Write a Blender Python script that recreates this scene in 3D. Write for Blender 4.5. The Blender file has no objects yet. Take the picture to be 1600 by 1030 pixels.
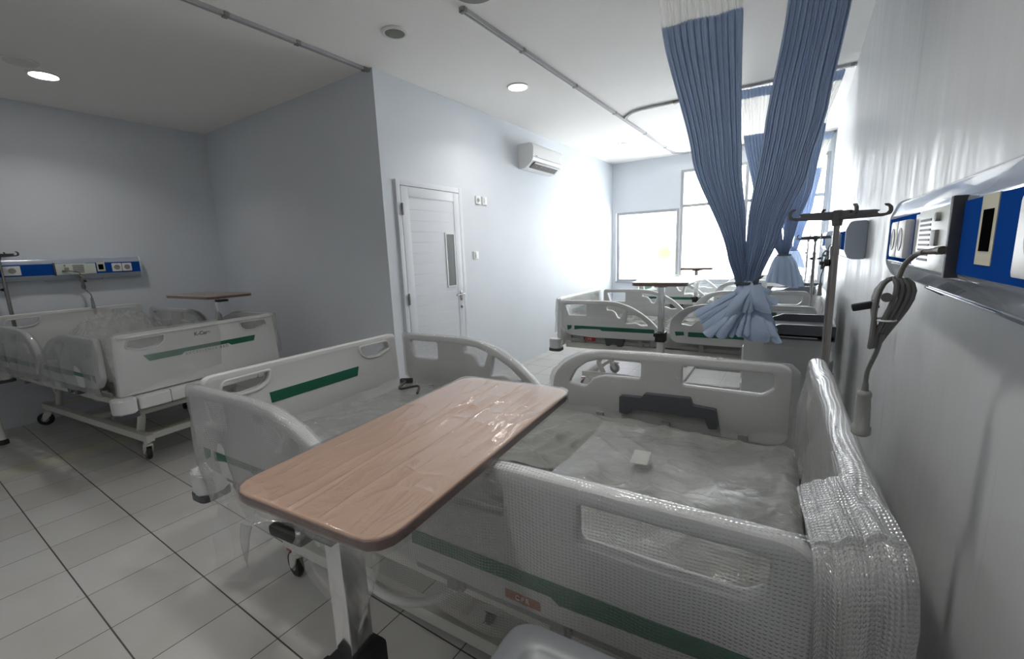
import bpy, bmesh, math, random
from mathutils import Vector, Matrix, noise
from math import pi, sin, cos, radians as rad

random.seed(7)
S = bpy.context.scene
COL = S.collection

# ------------------------------------------------------------------ camera
def cam_setup():
    yaw, pitch, roll = -0.58755, -0.17537, -0.036904
    f = Vector((sin(yaw) * cos(pitch), cos(yaw) * cos(pitch), sin(pitch)))
    r = Vector((cos(yaw), -sin(yaw), 0))
    u = r.cross(f)
    r2 = cos(roll) * r + sin(roll) * u
    u2 = -sin(roll) * r + cos(roll) * u
    cd = bpy.data.cameras.new('camera')
    cd.sensor_fit = 'HORIZONTAL'
    cd.sensor_width = 36.0
    cd.lens = 680.9 / 1600 * 36
    cd.clip_start = 0.02
    c = bpy.data.objects.new('camera', cd)
    COL.objects.link(c)
    M = Matrix((r2, u2, -f)).transposed().to_4x4()
    M.translation = Vector((0, 0, 1.40))
    c.matrix_world = M
    S.camera = c
cam_setup()

# ------------------------------------------------------------------ light, sky, exposure
S.view_settings.view_transform = 'Standard'
S.view_settings.look = 'None'
S.view_settings.exposure = 1.55
S.view_settings.gamma = 1.0
S.view_settings.use_curve_mapping = False
S.cycles.use_denoising = True
S.cycles.max_bounces = 12
S.cycles.diffuse_bounces = 6
S.cycles.glossy_bounces = 4
S.cycles.transmission_bounces = 8
S.cycles.transparent_max_bounces = 32
S.cycles.sample_clamp_indirect = 6.0
S.cycles.caustics_reflective = False
S.cycles.caustics_refractive = False

W = bpy.data.worlds.new('overcast_sky')
S.world = W
W.use_nodes = True
W.node_tree.nodes['Background'].inputs[0].default_value = (0.93, 0.97, 1.0, 1)
W.node_tree.nodes['Background'].inputs[1].default_value = 6.1

XR, XL, XA, YW, YP, HC, YB = 0.279, -5.86, -2.92, 7.79, 2.54, 2.868, -2.2

def portal(x0, x1, z0, z1):
    ld = bpy.data.lights.new('window_portal', 'AREA')
    ld.shape = 'RECTANGLE'; ld.size = x1 - x0; ld.size_y = z1 - z0
    ld.cycles.is_portal = True
    o = bpy.data.objects.new('window_portal', ld)
    COL.objects.link(o)
    o.location = ((x0 + x1) / 2, YW + 0.13, (z0 + z1) / 2)
    o.rotation_euler = (-pi / 2, 0, 0)
portal(-2.85, -1.757, 0.8, 2.02)
portal(-1.745, 0.24, 0.8, 2.62)

LAMP_W = 2.9

# ------------------------------------------------------------------ materials
def nodes_of(m):
    m.use_nodes = True
    nt = m.node_tree
    return nt, nt.nodes, nt.links

def N(nt, typ, **kw):
    n = nt.nodes.new(typ)
    for k, v in kw.items():
        if k in n.inputs: n.inputs[k].default_value = v
        else: setattr(n, k, v)
    return n

def mat(name, col, rough=0.5, metal=0.0, spec=0.5, bump=None, mottle=None, trans=0.0, coat=0.0):
    """bump=(scale, strength, distance); mottle=(scale, amount)"""
    m = bpy.data.materials.new(name)
    nt, ns, L = nodes_of(m)
    b = ns['Principled BSDF']
    b.inputs['Base Color'].default_value = (*col, 1)
    b.inputs['Roughness'].default_value = rough
    b.inputs['Metallic'].default_value = metal
    b.inputs['Specular IOR Level'].default_value = spec
    b.inputs['Coat Weight'].default_value = coat
    tc = N(nt, 'ShaderNodeTexCoord')
    if mottle:
        nz = N(nt, 'ShaderNodeTexNoise', Scale=mottle[0], Detail=5.0)
        L.new(tc.outputs['Object'], nz.inputs['Vector'])
        mp = N(nt, 'ShaderNodeMapRange')
        mp.inputs[1].default_value = 0.3; mp.inputs[2].default_value = 0.7
        mp.inputs[3].default_value = 1 - mottle[1]; mp.inputs[4].default_value = 1 + mottle[1]
        L.new(nz.outputs[0], mp.inputs[0])
        mx = N(nt, 'ShaderNodeVectorMath', operation='SCALE')
        mx.inputs[0].default_value = col
        L.new(mp.outputs[0], mx.inputs['Scale'])
        L.new(mx.outputs[0], b.inputs['Base Color'])
    if bump:
        nz = N(nt, 'ShaderNodeTexNoise', Scale=bump[0], Detail=4.0)
        L.new(tc.outputs['Object'], nz.inputs['Vector'])
        bp = N(nt, 'ShaderNodeBump', Strength=bump[1], Distance=bump[2])
        L.new(nz.outputs[0], bp.inputs['Height'])
        L.new(bp.outputs[0], b.inputs['Normal'])
    if trans:
        tr = N(nt, 'ShaderNodeBsdfTranslucent')
        tr.inputs[0].default_value = (*col, 1)
        mix = N(nt, 'ShaderNodeMixShader'); mix.inputs[0].default_value = trans
        L.new(b.outputs[0], mix.inputs[1]); L.new(tr.outputs[0], mix.inputs[2])
        L.new(mix.outputs[0], ns['Material Output'].inputs[0])
    return m

def emis(name, col, st):
    m = bpy.data.materials.new(name)
    nt, ns, L = nodes_of(m)
    b = ns['Principled BSDF']
    b.inputs['Base Color'].default_value = (*col, 1)
    b.inputs['Emission Color'].default_value = (*col, 1)
    b.inputs['Emission Strength'].default_value = st
    return m

def wall_mat(name, col, rough, scuffs=False):
    m = mat(name, col, rough, mottle=(1.3, 0.03), bump=(60, 0.05, 0.002))
    if scuffs:
        nt, ns, L = nodes_of(m)
        b = ns['Principled BSDF']
        b.inputs['Specular IOR Level'].default_value = 0.3
        tc = N(nt, 'ShaderNodeTexCoord')
        mp = N(nt, 'ShaderNodeMapping'); mp.inputs['Scale'].default_value = (1, 9, 1.0)
        nz = N(nt, 'ShaderNodeTexNoise', Scale=1.6, Detail=6.0, Roughness=0.65)
        L.new(tc.outputs['Object'], mp.inputs[0]); L.new(mp.outputs[0], nz.inputs['Vector'])
        r1 = N(nt, 'ShaderNodeMapRange')
        r1.inputs[1].default_value = 0.35; r1.inputs[2].default_value = 0.65
        r1.inputs[3].default_value = rough - 0.14; r1.inputs[4].default_value = rough + 0.12
        L.new(nz.outputs[0], r1.inputs[0]); L.new(r1.outputs[0], b.inputs['Roughness'])
        r2 = N(nt, 'ShaderNodeMapRange')
        r2.inputs[1].default_value = 0.62; r2.inputs[2].default_value = 0.72
        r2.inputs[3].default_value = 1.0; r2.inputs[4].default_value = 0.82
        L.new(nz.outputs[0], r2.inputs[0])
        mx = N(nt, 'ShaderNodeVectorMath', operation='SCALE'); mx.inputs[0].default_value = col
        L.new(r2.outputs[0], mx.inputs['Scale']); L.new(mx.outputs[0], b.inputs['Base Color'])
    return m

def floor_mat():
    m = bpy.data.materials.new('floor_tiles')
    nt, ns, L = nodes_of(m)
    b = ns['Principled BSDF']
    tc = N(nt, 'ShaderNodeTexCoord')
    sx = N(nt, 'ShaderNodeSeparateXYZ'); L.new(tc.outputs['Object'], sx.inputs[0])
    def MA(op, a, c=None):
        n = N(nt, 'ShaderNodeMath', operation=op)
        for i, v in enumerate((a, c)):
            if v is None: continue
            if isinstance(v, (int, float)): n.inputs[i].default_value = v
            else: L.new(v, n.inputs[i])
        return n.outputs[0]
    TX, TY = 0.3115, 0.3235
    u = MA('DIVIDE', MA('SUBTRACT', sx.outputs[0], -2.802 - 40 * TX), TX)
    v = MA('DIVIDE', MA('SUBTRACT', sx.outputs[1], 0.345 - 40 * TY), TY)
    def edge(t, w):
        fr = MA('FRACT', t)
        d = MA('MINIMUM', fr, MA('SUBTRACT', 1.0, fr))
        return MA('LESS_THAN', d, w)
    grout = MA('MAXIMUM', edge(u, 0.0068), edge(v, 0.0085))
    cb = N(nt, 'ShaderNodeCombineXYZ')
    L.new(MA('FLOOR', u), cb.inputs[0]); L.new(MA('FLOOR', v), cb.inputs[1])
    wn = N(nt, 'ShaderNodeTexWhiteNoise'); L.new(cb.outputs[0], wn.inputs['Vector'])
    nz = N(nt, 'ShaderNodeTexNoise', Scale=1.1, Detail=5.0, Roughness=0.6)
    L.new(tc.outputs['Object'], nz.inputs['Vector'])
    sp = N(nt, 'ShaderNodeTexNoise', Scale=26.0, Detail=2.0)
    L.new(tc.outputs['Object'], sp.inputs['Vector'])
    dirt = N(nt, 'ShaderNodeMapRange')
    dirt.inputs[1].default_value = 0.5; dirt.inputs[2].default_value = 0.72
    dirt.inputs[3].default_value = 0.0; dirt.inputs[4].default_value = 0.5
    L.new(nz.outputs[0], dirt.inputs[0])
    speck = N(nt, 'ShaderNodeMapRange')
    speck.inputs[1].default_value = 0.76; speck.inputs[2].default_value = 0.8
    speck.inputs[3].default_value = 0.0; speck.inputs[4].default_value = 0.6
    L.new(sp.outputs[0], speck.inputs[0])
    c1 = N(nt, 'ShaderNodeMix', data_type='RGBA')
    c1.inputs[6].default_value = (0.49, 0.485, 0.465, 1); c1.inputs[7].default_value = (0.55, 0.545, 0.53, 1)
    L.new(wn.outputs[0], c1.inputs[0])
    c2 = N(nt, 'ShaderNodeMix', data_type='RGBA'); c2.inputs[7].default_value = (0.40, 0.37, 0.31, 1)
    L.new(dirt.outputs[0], c2.inputs[0]); L.new(c1.outputs[2], c2.inputs[6])
    # cream border strip running beside the left wall
    strip = MA('MULTIPLY', MA('GREATER_THAN', sx.outputs[0], -4.67), MA('LESS_THAN', sx.outputs[0], -4.47))
    c25 = N(nt, 'ShaderNodeMix', data_type='RGBA'); c25.inputs[7].default_value = (0.56, 0.53, 0.42, 1)
    L.new(MA('MULTIPLY', strip, 0.95), c25.inputs[0]); L.new(c2.outputs[2], c25.inputs[6])
    c3 = N(nt, 'ShaderNodeMix', data_type='RGBA'); c3.inputs[7].default_value = (0.05, 0.05, 0.045, 1)
    L.new(speck.outputs[0], c3.inputs[0]); L.new(c25.outputs[2], c3.inputs[6])
    c4 = N(nt, 'ShaderNodeMix', data_type='RGBA'); c4.inputs[7].default_value = (0.07, 0.06, 0.05, 1)
    L.new(grout, c4.inputs[0]); L.new(c3.outputs[2], c4.inputs[6])
    L.new(c4.outputs[2], b.inputs['Base Color'])
    rr = N(nt, 'ShaderNodeMapRange')
    rr.inputs[3].default_value = 0.24; rr.inputs[4].default_value = 0.36
    L.new(nz.outputs[0], rr.inputs[0]); L.new(rr.outputs[0], b.inputs['Roughness'])
    bp = N(nt, 'ShaderNodeBump', Strength=0.5, Distance=0.002); bp.invert = True
    L.new(grout, bp.inputs['Height']); L.new(bp.outputs[0], b.inputs['Normal'])
    return m

def film_mat(name, base, haze, scale, bstr, stretch=(1, 1, 1), rough=0.08, bubbles=0, fres=0.5, tint=(1, 1, 1), dist=0.004):
    """thin clear or bubble plastic sheet: mostly see-through, shiny on creases"""
    m = bpy.data.materials.new(name)
    nt, ns, L = nodes_of(m)
    ns.remove(ns['Principled BSDF'])
    out = ns['Material Output']
    tc = N(nt, 'ShaderNodeTexCoord')
    mp = N(nt, 'ShaderNodeMapping'); mp.inputs['Scale'].default_value = stretch
    L.new(tc.outputs['Object'], mp.inputs[0])
    nz = N(nt, 'ShaderNodeTexNoise', Scale=scale, Detail=6.0, Roughness=0.6, Distortion=0.8)
    L.new(mp.outputs[0], nz.inputs['Vector'])
    bp = N(nt, 'ShaderNodeBump', Strength=bstr, Distance=dist)
    L.new(nz.outputs[0], bp.inputs['Height'])
    nrm = bp.outputs[0]
    if bubbles:
        vo = N(nt, 'ShaderNodeTexVoronoi', Scale=float(bubbles), Randomness=0.12)
        vo.voronoi_dimensions = '2D'
        L.new(tc.outputs['UV'], vo.inputs['Vector'])
        dm = N(nt, 'ShaderNodeMapRange'); dm.interpolation_type = 'SMOOTHSTEP'
        dm.inputs[1].default_value = 0.15; dm.inputs[2].default_value = 0.5
        dm.inputs[3].default_value = 1.0; dm.inputs[4].default_value = 0.0
        L.new(vo.outputs['Distance'], dm.inputs[0])
        b2 = N(nt, 'ShaderNodeBump', Strength=0.75, Distance=0.003)
        L.new(dm.outputs[0], b2.inputs['Height']); L.new(nrm, b2.inputs['Normal'])
        nrm = b2.outputs[0]
    tr = N(nt, 'ShaderNodeBsdfTransparent'); tr.inputs[0].default_value = (*tint, 1)
    df = N(nt, 'ShaderNodeBsdfDiffuse'); df.inputs[0].default_value = (0.85, 0.86, 0.86, 1)
    tl = N(nt, 'ShaderNodeBsdfTranslucent'); tl.inputs[0].default_value = (0.85, 0.86, 0.86, 1)
    L.new(bp.outputs[0], df.inputs['Normal']); L.new(bp.outputs[0], tl.inputs['Normal'])
    h = N(nt, 'ShaderNodeMixShader'); h.inputs[0].default_value = 0.4
    L.new(df.outputs[0], h.inputs[1]); L.new(tl.outputs[0], h.inputs[2])
    m1 = N(nt, 'ShaderNodeMixShader'); m1.inputs[0].default_value = haze
    L.new(tr.outputs[0], m1.inputs[1]); L.new(h.outputs[0], m1.inputs[2])
    gl = N(nt, 'ShaderNodeBsdfGlossy'); gl.inputs['Roughness'].default_value = rough
    L.new(nrm, gl.inputs['Normal'])
    lw = N(nt, 'ShaderNodeLayerWeight'); lw.inputs[0].default_value = 0.5
    L.new(nrm, lw.inputs['Normal'])
    pw = N(nt, 'ShaderNodeMath', operation='POWER'); pw.inputs[1].default_value = 2.6
    L.new(lw.outputs['Facing'], pw.inputs[0])
    mr = N(nt, 'ShaderNodeMapRange')
    mr.inputs[3].default_value = base; mr.inputs[4].default_value = fres
    L.new(pw.outputs[0], mr.inputs[0])
    m2 = N(nt, 'ShaderNodeMixShader')
    L.new(mr.outputs[0], m2.inputs[0]); L.new(m1.outputs[0], m2.inputs[1]); L.new(gl.outputs[0], m2.inputs[2])
    L.new(m2.outputs[0], out.inputs[0])
    return m

def pane_mat(name, milk, blobs=None):
    m = bpy.data.materials.new(name)
    nt, ns, L = nodes_of(m)
    ns.remove(ns['Principled BSDF'])
    tr = N(nt, 'ShaderNodeBsdfTransparent'); tr.inputs[0].default_value = (1, 1, 1, 1)
    tl = N(nt, 'ShaderNodeBsdfTranslucent'); tl.inputs[0].default_value = (0.95, 0.97, 1, 1)
    if blobs:
        tc = N(nt, 'ShaderNodeTexCoord')
        prev = None
        for (cx, cz, r, col) in blobs:
            vm = N(nt, 'ShaderNodeVectorMath', operation='DISTANCE')
            L.new(tc.outputs['Object'], vm.inputs[0]); vm.inputs[1].default_value = (cx, 0, cz)
            mr = N(nt, 'ShaderNodeMapRange'); mr.interpolation_type = 'SMOOTHSTEP'
            mr.inputs[1].default_value = 0.0; mr.inputs[2].default_value = r
            mr.inputs[3].default_value = 1.0; mr.inputs[4].default_value = 0.0
            L.new(vm.outputs['Value'], mr.inputs[0])
            cb = N(nt, 'ShaderNodeCombineXYZ')
            for i in range(3):
                pw = N(nt, 'ShaderNodeMath', operation='POWER'); pw.inputs[0].default_value = col[i]
                L.new(mr.outputs[0], pw.inputs[1]); L.new(pw.outputs[0], cb.inputs[i])
            mx = N(nt, 'ShaderNodeVectorMath', operation='MULTIPLY'); mx.inputs[1].default_value = (1, 1, 1)
            L.new(cb.outputs[0], mx.inputs[0])
            if prev: L.new(prev, mx.inputs[1])
            prev = mx.outputs[0]
        L.new(prev, tr.inputs[0]); L.new(prev, tl.inputs[0])
    mx = N(nt, 'ShaderNodeMixShader'); mx.inputs[0].default_value = milk
    L.new(tr.outputs[0], mx.inputs[1]); L.new(tl.outputs[0], mx.inputs[2])
    L.new(mx.outputs[0], ns['Material Output'].inputs[0])
    return m

def wood_mat():
    m = bpy.data.materials.new('tan_laminate')
    nt, ns, L = nodes_of(m)
    b = ns['Principled BSDF']
    tc = N(nt, 'ShaderNodeTexCoord')
    mp = N(nt, 'ShaderNodeMapping'); mp.inputs['Scale'].default_value = (14, 1.2, 14)
    nz = N(nt, 'ShaderNodeTexNoise', Scale=2.0, Detail=8.0, Roughness=0.7)
    L.new(tc.outputs['Object'], mp.inputs[0]); L.new(mp.outputs[0], nz.inputs['Vector'])
    mx = N(nt, 'ShaderNodeMix', data_type='RGBA')
    mx.inputs[6].default_value = (0.46, 0.29, 0.20, 1); mx.inputs[7].default_value = (0.57, 0.38, 0.28, 1)
    L.new(nz.outputs[0], mx.inputs[0]); L.new(mx.outputs[2], b.inputs['Base Color'])
    b.inputs['Roughness'].default_value = 0.42
    return m

def fabric_mat(name, col, trans, stretch=(1, 1, 1)):
    m = mat(name, col, 0.85, spec=0.2, bump=(9, 0.25, 0.01), trans=trans)
    return m

def net_mat():
    m = bpy.data.materials.new('white_curtain_net')
    nt, ns, L = nodes_of(m)
    b = ns['Principled BSDF']
    b.inputs['Base Color'].default_value = (0.90, 0.89, 0.86, 1); b.inputs['Roughness'].default_value = 0.8
    tl = N(nt, 'ShaderNodeBsdfTranslucent'); tl.inputs[0].default_value = (0.92, 0.91, 0.88, 1)
    tr = N(nt, 'ShaderNodeBsdfTransparent')
    a = N(nt, 'ShaderNodeMixShader'); a.inputs[0].default_value = 0.5
    L.new(b.outputs[0], a.inputs[1]); L.new(tl.outputs[0], a.inputs[2])
    c = N(nt, 'ShaderNodeMixShader'); c.inputs[0].default_value = 0.28
    L.new(a.outputs[0], c.inputs[1]); L.new(tr.outputs[0], c.inputs[2])
    L.new(c.outputs[0], ns['Material Output'].inputs[0])
    return m

def mattress_mat():
    m = mat('olive_grey_mattress_cloth', (0.29, 0.30, 0.28), 0.55, spec=0.35)
    nt, ns, L = nodes_of(m)
    b = ns['Principled BSDF']
    tc = N(nt, 'ShaderNodeTexCoord')
    mp = N(nt, 'ShaderNodeMapping'); mp.inputs['Scale'].default_value = (1.0, 2.6, 1); mp.inputs['Rotation'].default_value = (0, 0, 0.35)
    nz = N(nt, 'ShaderNodeTexNoise', Scale=4.0, Detail=5.0, Roughness=0.55, Distortion=1.2)
    L.new(tc.outputs['Object'], mp.inputs[0]); L.new(mp.outputs[0], nz.inputs['Vector'])
    bp = N(nt, 'ShaderNodeBump', Strength=0.7, Distance=0.03)
    L.new(nz.outputs[0], bp.inputs['Height']); L.new(bp.outputs[0], b.inputs['Normal'])
    return m

M = dict(
    wall=wall_mat('pale_blue_wall_paint', (0.71, 0.745, 0.79), 0.55),
    wallr=wall_mat('scuffed_wall_paint', (0.66, 0.67, 0.68), 0.46, True),
    ceil=mat('ceiling_paint', (0.95, 0.925, 0.90), 0.8, mottle=(0.8, 0.02)),
    floor=floor_mat(),
    abs=mat('off_white_bed_plastic', (0.66, 0.665, 0.655), 0.38, bump=(300, 0.04, 0.001)),
    rail=mat('light_grey_rail_plastic', (0.62, 0.63, 0.63), 0.4, bump=(300, 0.04, 0.001)),
    green=mat('dark_green_stripe', (0.012, 0.13, 0.075), 0.35),
    cream=mat('cream_powder_coat', (0.62, 0.61, 0.57), 0.4),
    grey=mat('grey_plastic', (0.27, 0.27, 0.265), 0.45),
    dgrey=mat('dark_grey_plastic', (0.07, 0.075, 0.085), 0.4),
    plug=mat('brown_grey_plug', (0.13, 0.12, 0.10), 0.4),
    void=mat('painted_hole_shade', (0.004, 0.004, 0.004), 1.0, spec=0.0),
    hook=mat('dark_hook_plastic', (0.10, 0.10, 0.105), 0.45),
    black=mat('black_rubber', (0.012, 0.012, 0.013), 0.5),
    red=mat('red_plastic', (0.42, 0.012, 0.02), 0.35),
    ink=mat('dark_print', (0.05, 0.055, 0.05), 0.5),
    ink2=mat('grey_print', (0.12, 0.13, 0.12), 0.5),
    white=mat('white_plastic', (0.80, 0.80, 0.79), 0.35),
    whitep=mat('white_paint', (0.74, 0.76, 0.80), 0.4),
    chrome=mat('polished_steel', (0.72, 0.72, 0.73), 0.14, 1.0),
    steel=mat('brushed_steel', (0.33, 0.315, 0.305), 0.25, 1.0),
    alu=mat('aluminium_track', (0.46, 0.46, 0.47), 0.4, 0.15),
    blue=fabric_mat('blue_curtain_cloth', (0.46, 0.56, 0.73), 0.10),
    net=net_mat(),
    mattress=mattress_mat(),
    wood=wood_mat(),
    edge=mat('brown_edge_band', (0.13, 0.062, 0.05), 0.4),
    panel=mat('silver_blue_panel', (0.50, 0.56, 0.66), 0.16, 0.35, coat=0.6),
    pcap=mat('blue_grey_end_cap', (0.62, 0.69, 0.77), 0.4),
    pblue=mat('royal_blue_strip', (0.010, 0.07, 0.33), 0.5, spec=0.0),
    module=mat('pale_module_plastic', (0.66, 0.70, 0.64), 0.3),
    modside=mat('slate_module_side', (0.055, 0.058, 0.065), 0.45),
    tape=mat('masking_tape', (0.60, 0.58, 0.43), 0.6),
    label=mat('pale_sticker', (0.45, 0.45, 0.42), 0.4),
    cord=mat('grey_cord', (0.17, 0.17, 0.165), 0.45),
    handset=mat('grey_handset_plastic', (0.30, 0.31, 0.295), 0.4),
    screen=mat('lcd_glass', (0.16, 0.20, 0.16), 0.2),
    slate=mat('slate_tray_plastic', (0.085, 0.09, 0.11), 0.32),
    tray=mat('pale_tray_floor', (0.55, 0.56, 0.60), 0.12),
    cabg=mat('grey_cabinet_plastic', (0.42, 0.43, 0.43), 0.45),
    lid=mat('blue_grey_lid_plastic', (0.19, 0.205, 0.22), 0.4),
    glass=mat('door_glass', (0.20, 0.22, 0.21), 0.08),
    louvre=mat('dark_louvre', (0.10, 0.085, 0.075), 0.5),
    lampoff=mat('unlit_lamp_diffuser', (0.78, 0.78, 0.72), 0.5),
    lamp=emis('lit_lamp_diffuser', (1.0, 0.98, 0.90), 9.0),
    grille=mat('grey_grille', (0.22, 0.22, 0.19), 0.7),
    bubble=film_mat('bubble_wrap', 0.07, 0.09, 9, 0.9, rough=0.15, bubbles=125, fres=0.95, dist=0.008),
    loose=film_mat('loose_bubble_wrap', 0.18, 0.28, 9, 0.9, rough=0.15, bubbles=125, fres=0.95, dist=0.008),
    film=film_mat('clear_plastic_film', 0.08, 0.22, 9, 1.0, rough=0.09, fres=0.7, dist=0.012),
    tfilm=film_mat('clear_tabletop_film', 0.09, 0.05, 7, 0.9, stretch=(2.5, 1.0, 1), rough=0.06, fres=0.8, dist=0.004),
    thinfilm=film_mat('thin_clear_sheet', 0.05, 0.04, 9, 1.0, rough=0.08, fres=0.7, dist=0.012),
    bag=film_mat('hanging_clear_bag', 0.02, 0.03, 6, 0.8, rough=0.06, fres=0.35),
    paneclear=pane_mat('clearer_upper_pane', 0.12),
    pane=pane_mat('frosted_pane', 0.5),
    pane2=pane_mat('frosted_pane_with_colour', 0.5, [(-0.24, -0.12, 0.50, (0.285, 0.275, 0.36)), (0.30, -0.12, 0.50, (0.34, 0.37, 0.215))]),
    frame=mat('grey_white_window_frame', (0.38, 0.39, 0.41), 0.45),
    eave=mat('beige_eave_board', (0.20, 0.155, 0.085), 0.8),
    ground=mat('pale_bounce_ground', (0.75, 0.75, 0.73), 0.9),
)

# ------------------------------------------------------------------ mesh helpers
class MB:
    def __init__(s):
        s.bm = bmesh.new()
        s.uv = None
    def box(s, c, d, rot=None, bevel=0.0, seg=2):
        t = bmesh.new()
        bmesh.ops.create_cube(t, size=1)
        for v in t.verts:
            v.co = Vector((v.co.x * d[0], v.co.y * d[1], v.co.z * d[2]))
        if bevel:
            bmesh.ops.bevel(t, geom=list(t.edges), offset=bevel, segments=seg, profile=0.7, affect='EDGES')
        X = Matrix.Translation(Vector(c)) @ (rot.to_4x4() if rot else Matrix.Identity(4))
        bmesh.ops.transform(t, matrix=X, verts=list(t.verts))
        s.merge(t); return s
    def merge(s, t):
        me = bpy.data.meshes.new('tmp'); t.to_mesh(me); t.free()
        s.bm.from_mesh(me); bpy.data.meshes.remove(me)
    def add_mesh(s, me, X=None):
        t = bmesh.new(); t.from_mesh(me)
        if X is not None: bmesh.ops.transform(t, matrix=X, verts=list(t.verts))
        s.merge(t); return s
    def cyl(s, a, b, r, n=16, r2=None):
        return s.tube([a, b], r, n, r2=r2)
    def tube(s, pts, r, n=10, r2=None, cap=True, closed=False):
        pts = [Vector(p) for p in pts]
        k = len(pts)
        rs = r if isinstance(r, (list, tuple)) else [r + ((r2 if r2 is not None else r) - r) * i / (k - 1) for i in range(k)]
        rings = []
        up = None
        for i, p in enumerate(pts):
            if closed: d = pts[(i + 1) % k] - pts[i - 1]
            else: d = pts[min(i + 1, k - 1)] - pts[max(i - 1, 0)]
            d.normalize()
            if up is None:
                up = Vector((0, 0, 1)) if abs(d.z) < 0.9 else Vector((1, 0, 0))
            e1 = (up - d * up.dot(d))
            if e1.length < 1e-5: e1 = d.orthogonal()
            e1.normalize(); up = e1
            e2 = d.cross(e1)
            rings.append([s.bm.verts.new(p + rs[i] * (cos(2 * pi * j / n) * e1 + sin(2 * pi * j / n) * e2)) for j in range(n)])
        R = range(k) if closed else range(k - 1)
        for i in R:
            a, b = rings[i], rings[(i + 1) % k]
            for j in range(n):
                s.bm.faces.new((a[j], a[(j + 1) % n], b[(j + 1) % n], b[j]))
        if cap and not closed:
            s.bm.faces.new(rings[0][::-1]); s.bm.faces.new(rings[-1])
        return s
    def lathe(s, prof, c=(0, 0, 0), n=28, axis='z'):
        c = Vector(c); rings = []
        for (r, z) in prof:
            ring = []
            for j in range(n):
                a = 2 * pi * j / n
                p = Vector((r * cos(a), r * sin(a), z))
                if axis == 'y': p = Vector((p.x, p.z, p.y))
                if axis == 'x': p = Vector((p.z, p.x, p.y))
                ring.append(s.bm.verts.new(c + p))
            rings.append(ring)
        for a, b in zip(rings, rings[1:]):
            for j in range(n):
                s.bm.faces.new((a[j], a[(j + 1) % n], b[(j + 1) % n], b[j]))
        s.bm.faces.new(rings[0][::-1]); s.bm.faces.new(rings[-1])
        return s
    def prism(s, poly, a0, a1, axis='y'):
        def P(u, w, t):
            return {'y': (u, t, w), 'x': (t, u, w), 'z': (u, w, t)}[axis]
        A = [s.bm.verts.new(P(u, w, a0)) for u, w in poly]
        B = [s.bm.verts.new(P(u, w, a1)) for u, w in poly]
        n = len(poly)
        for i in range(n):
            s.bm.faces.new((A[i], A[(i + 1) % n], B[(i + 1) % n], B[i]))
        s.bm.faces.new(A[::-1]); s.bm.faces.new(B)
        return s
    def grid(s, nu, nv, fn, uvfn=None, closed_u=False):
        V = [[s.bm.verts.new(fn(i / (nu - (0 if closed_u else 1)), j / (nv - 1))) for j in range(nv)] for i in range(nu)]
        if uvfn and s.uv is None: s.uv = s.bm.loops.layers.uv.new('UVMap')
        for i in range(nu if closed_u else nu - 1):
            for j in range(nv - 1):
                ii = (i + 1) % nu
                f = s.bm.faces.new((V[i][j], V[ii][j], V[ii][j + 1], V[i][j + 1]))
                if uvfn:
                    for l, (a, b) in zip(f.loops, ((i, j), (i + 1, j), (i + 1, j + 1), (i, j + 1))):
                        l[s.uv].uv = uvfn(a / (nu - 1), b / (nv - 1))
        return s
    def mesh(s, name, m, smooth=True, angle=0.7, recalc=True):
        if recalc: bmesh.ops.recalc_face_normals(s.bm, faces=list(s.bm.faces))
        if smooth:
            for f in s.bm.faces: f.smooth = True
            for e in s.bm.edges:
                if len(e.link_faces) == 2 and e.calc_face_angle(0) > angle: e.smooth = False
        me = bpy.data.meshes.new(name)
        s.bm.to_mesh(me); s.bm.free()
        me.materials.append(m)
        return me

def fillet(poly, r, k=4):
    out = []
    n = len(poly)
    for i in range(n):
        p0, p, p2 = Vector(poly[i - 1]), Vector(poly[i]), Vector(poly[(i + 1) % n])
        ri = r[i] if isinstance(r, (list, tuple)) else r
        a = p + (p0 - p).normalized() * min(ri, (p0 - p).length * 0.48)
        b = p + (p2 - p).normalized() * min(ri, (p2 - p).length * 0.48)
        for j in range(k + 1):
            t = j / k
            q = a * (1 - t) ** 2 + p * 2 * t * (1 - t) + b * t * t
            out.append((q.x, q.y))
    return out

def plate(outline, holes, thick, bevel, m, name='plate', plane='xz', off=0.0, r=0.012, rh=0.01):
    """a flat moulded plate with rounded edges and through-holes; plane 'xz','yz' or 'xy'"""
    cu = bpy.data.curves.new('c', 'CURVE')
    cu.dimensions = '2D'; cu.fill_mode = 'BOTH'
    cu.extrude = max(thick / 2 - bevel, 0.0002); cu.bevel_depth = bevel; cu.bevel_resolution = 2
    cu.offset = -bevel
    for poly, rr in [(outline, r)] + [(h, rh) for h in holes]:
        pts = fillet(poly, rr) if rr else poly
        sp = cu.splines.new('POLY'); sp.points.add(len(pts) - 1)
        for p, q in zip(sp.points, pts): p.co = (q[0], q[1], 0, 1)
        sp.use_cyclic_u = True
    o = bpy.data.objects.new('c', cu); COL.objects.link(o)
    me = bpy.data.meshes.new_from_object(o.evaluated_get(bpy.context.evaluated_depsgraph_get()))
    bpy.data.objects.remove(o); bpy.data.curves.remove(cu)
    for v in me.vertices:
        a, b, c = v.co
        v.co = {'xz': (a, c + off, b), 'yz': (c + off, a, b), 'xy': (a, b, c + off)}[plane]
    b = MB(); b.bm.from_mesh(me); bpy.data.meshes.remove(me)
    bmesh.ops.remove_doubles(b.bm, verts=list(b.bm.verts), dist=1e-5)
    return b.mesh(name, m, angle=0.5)

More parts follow.
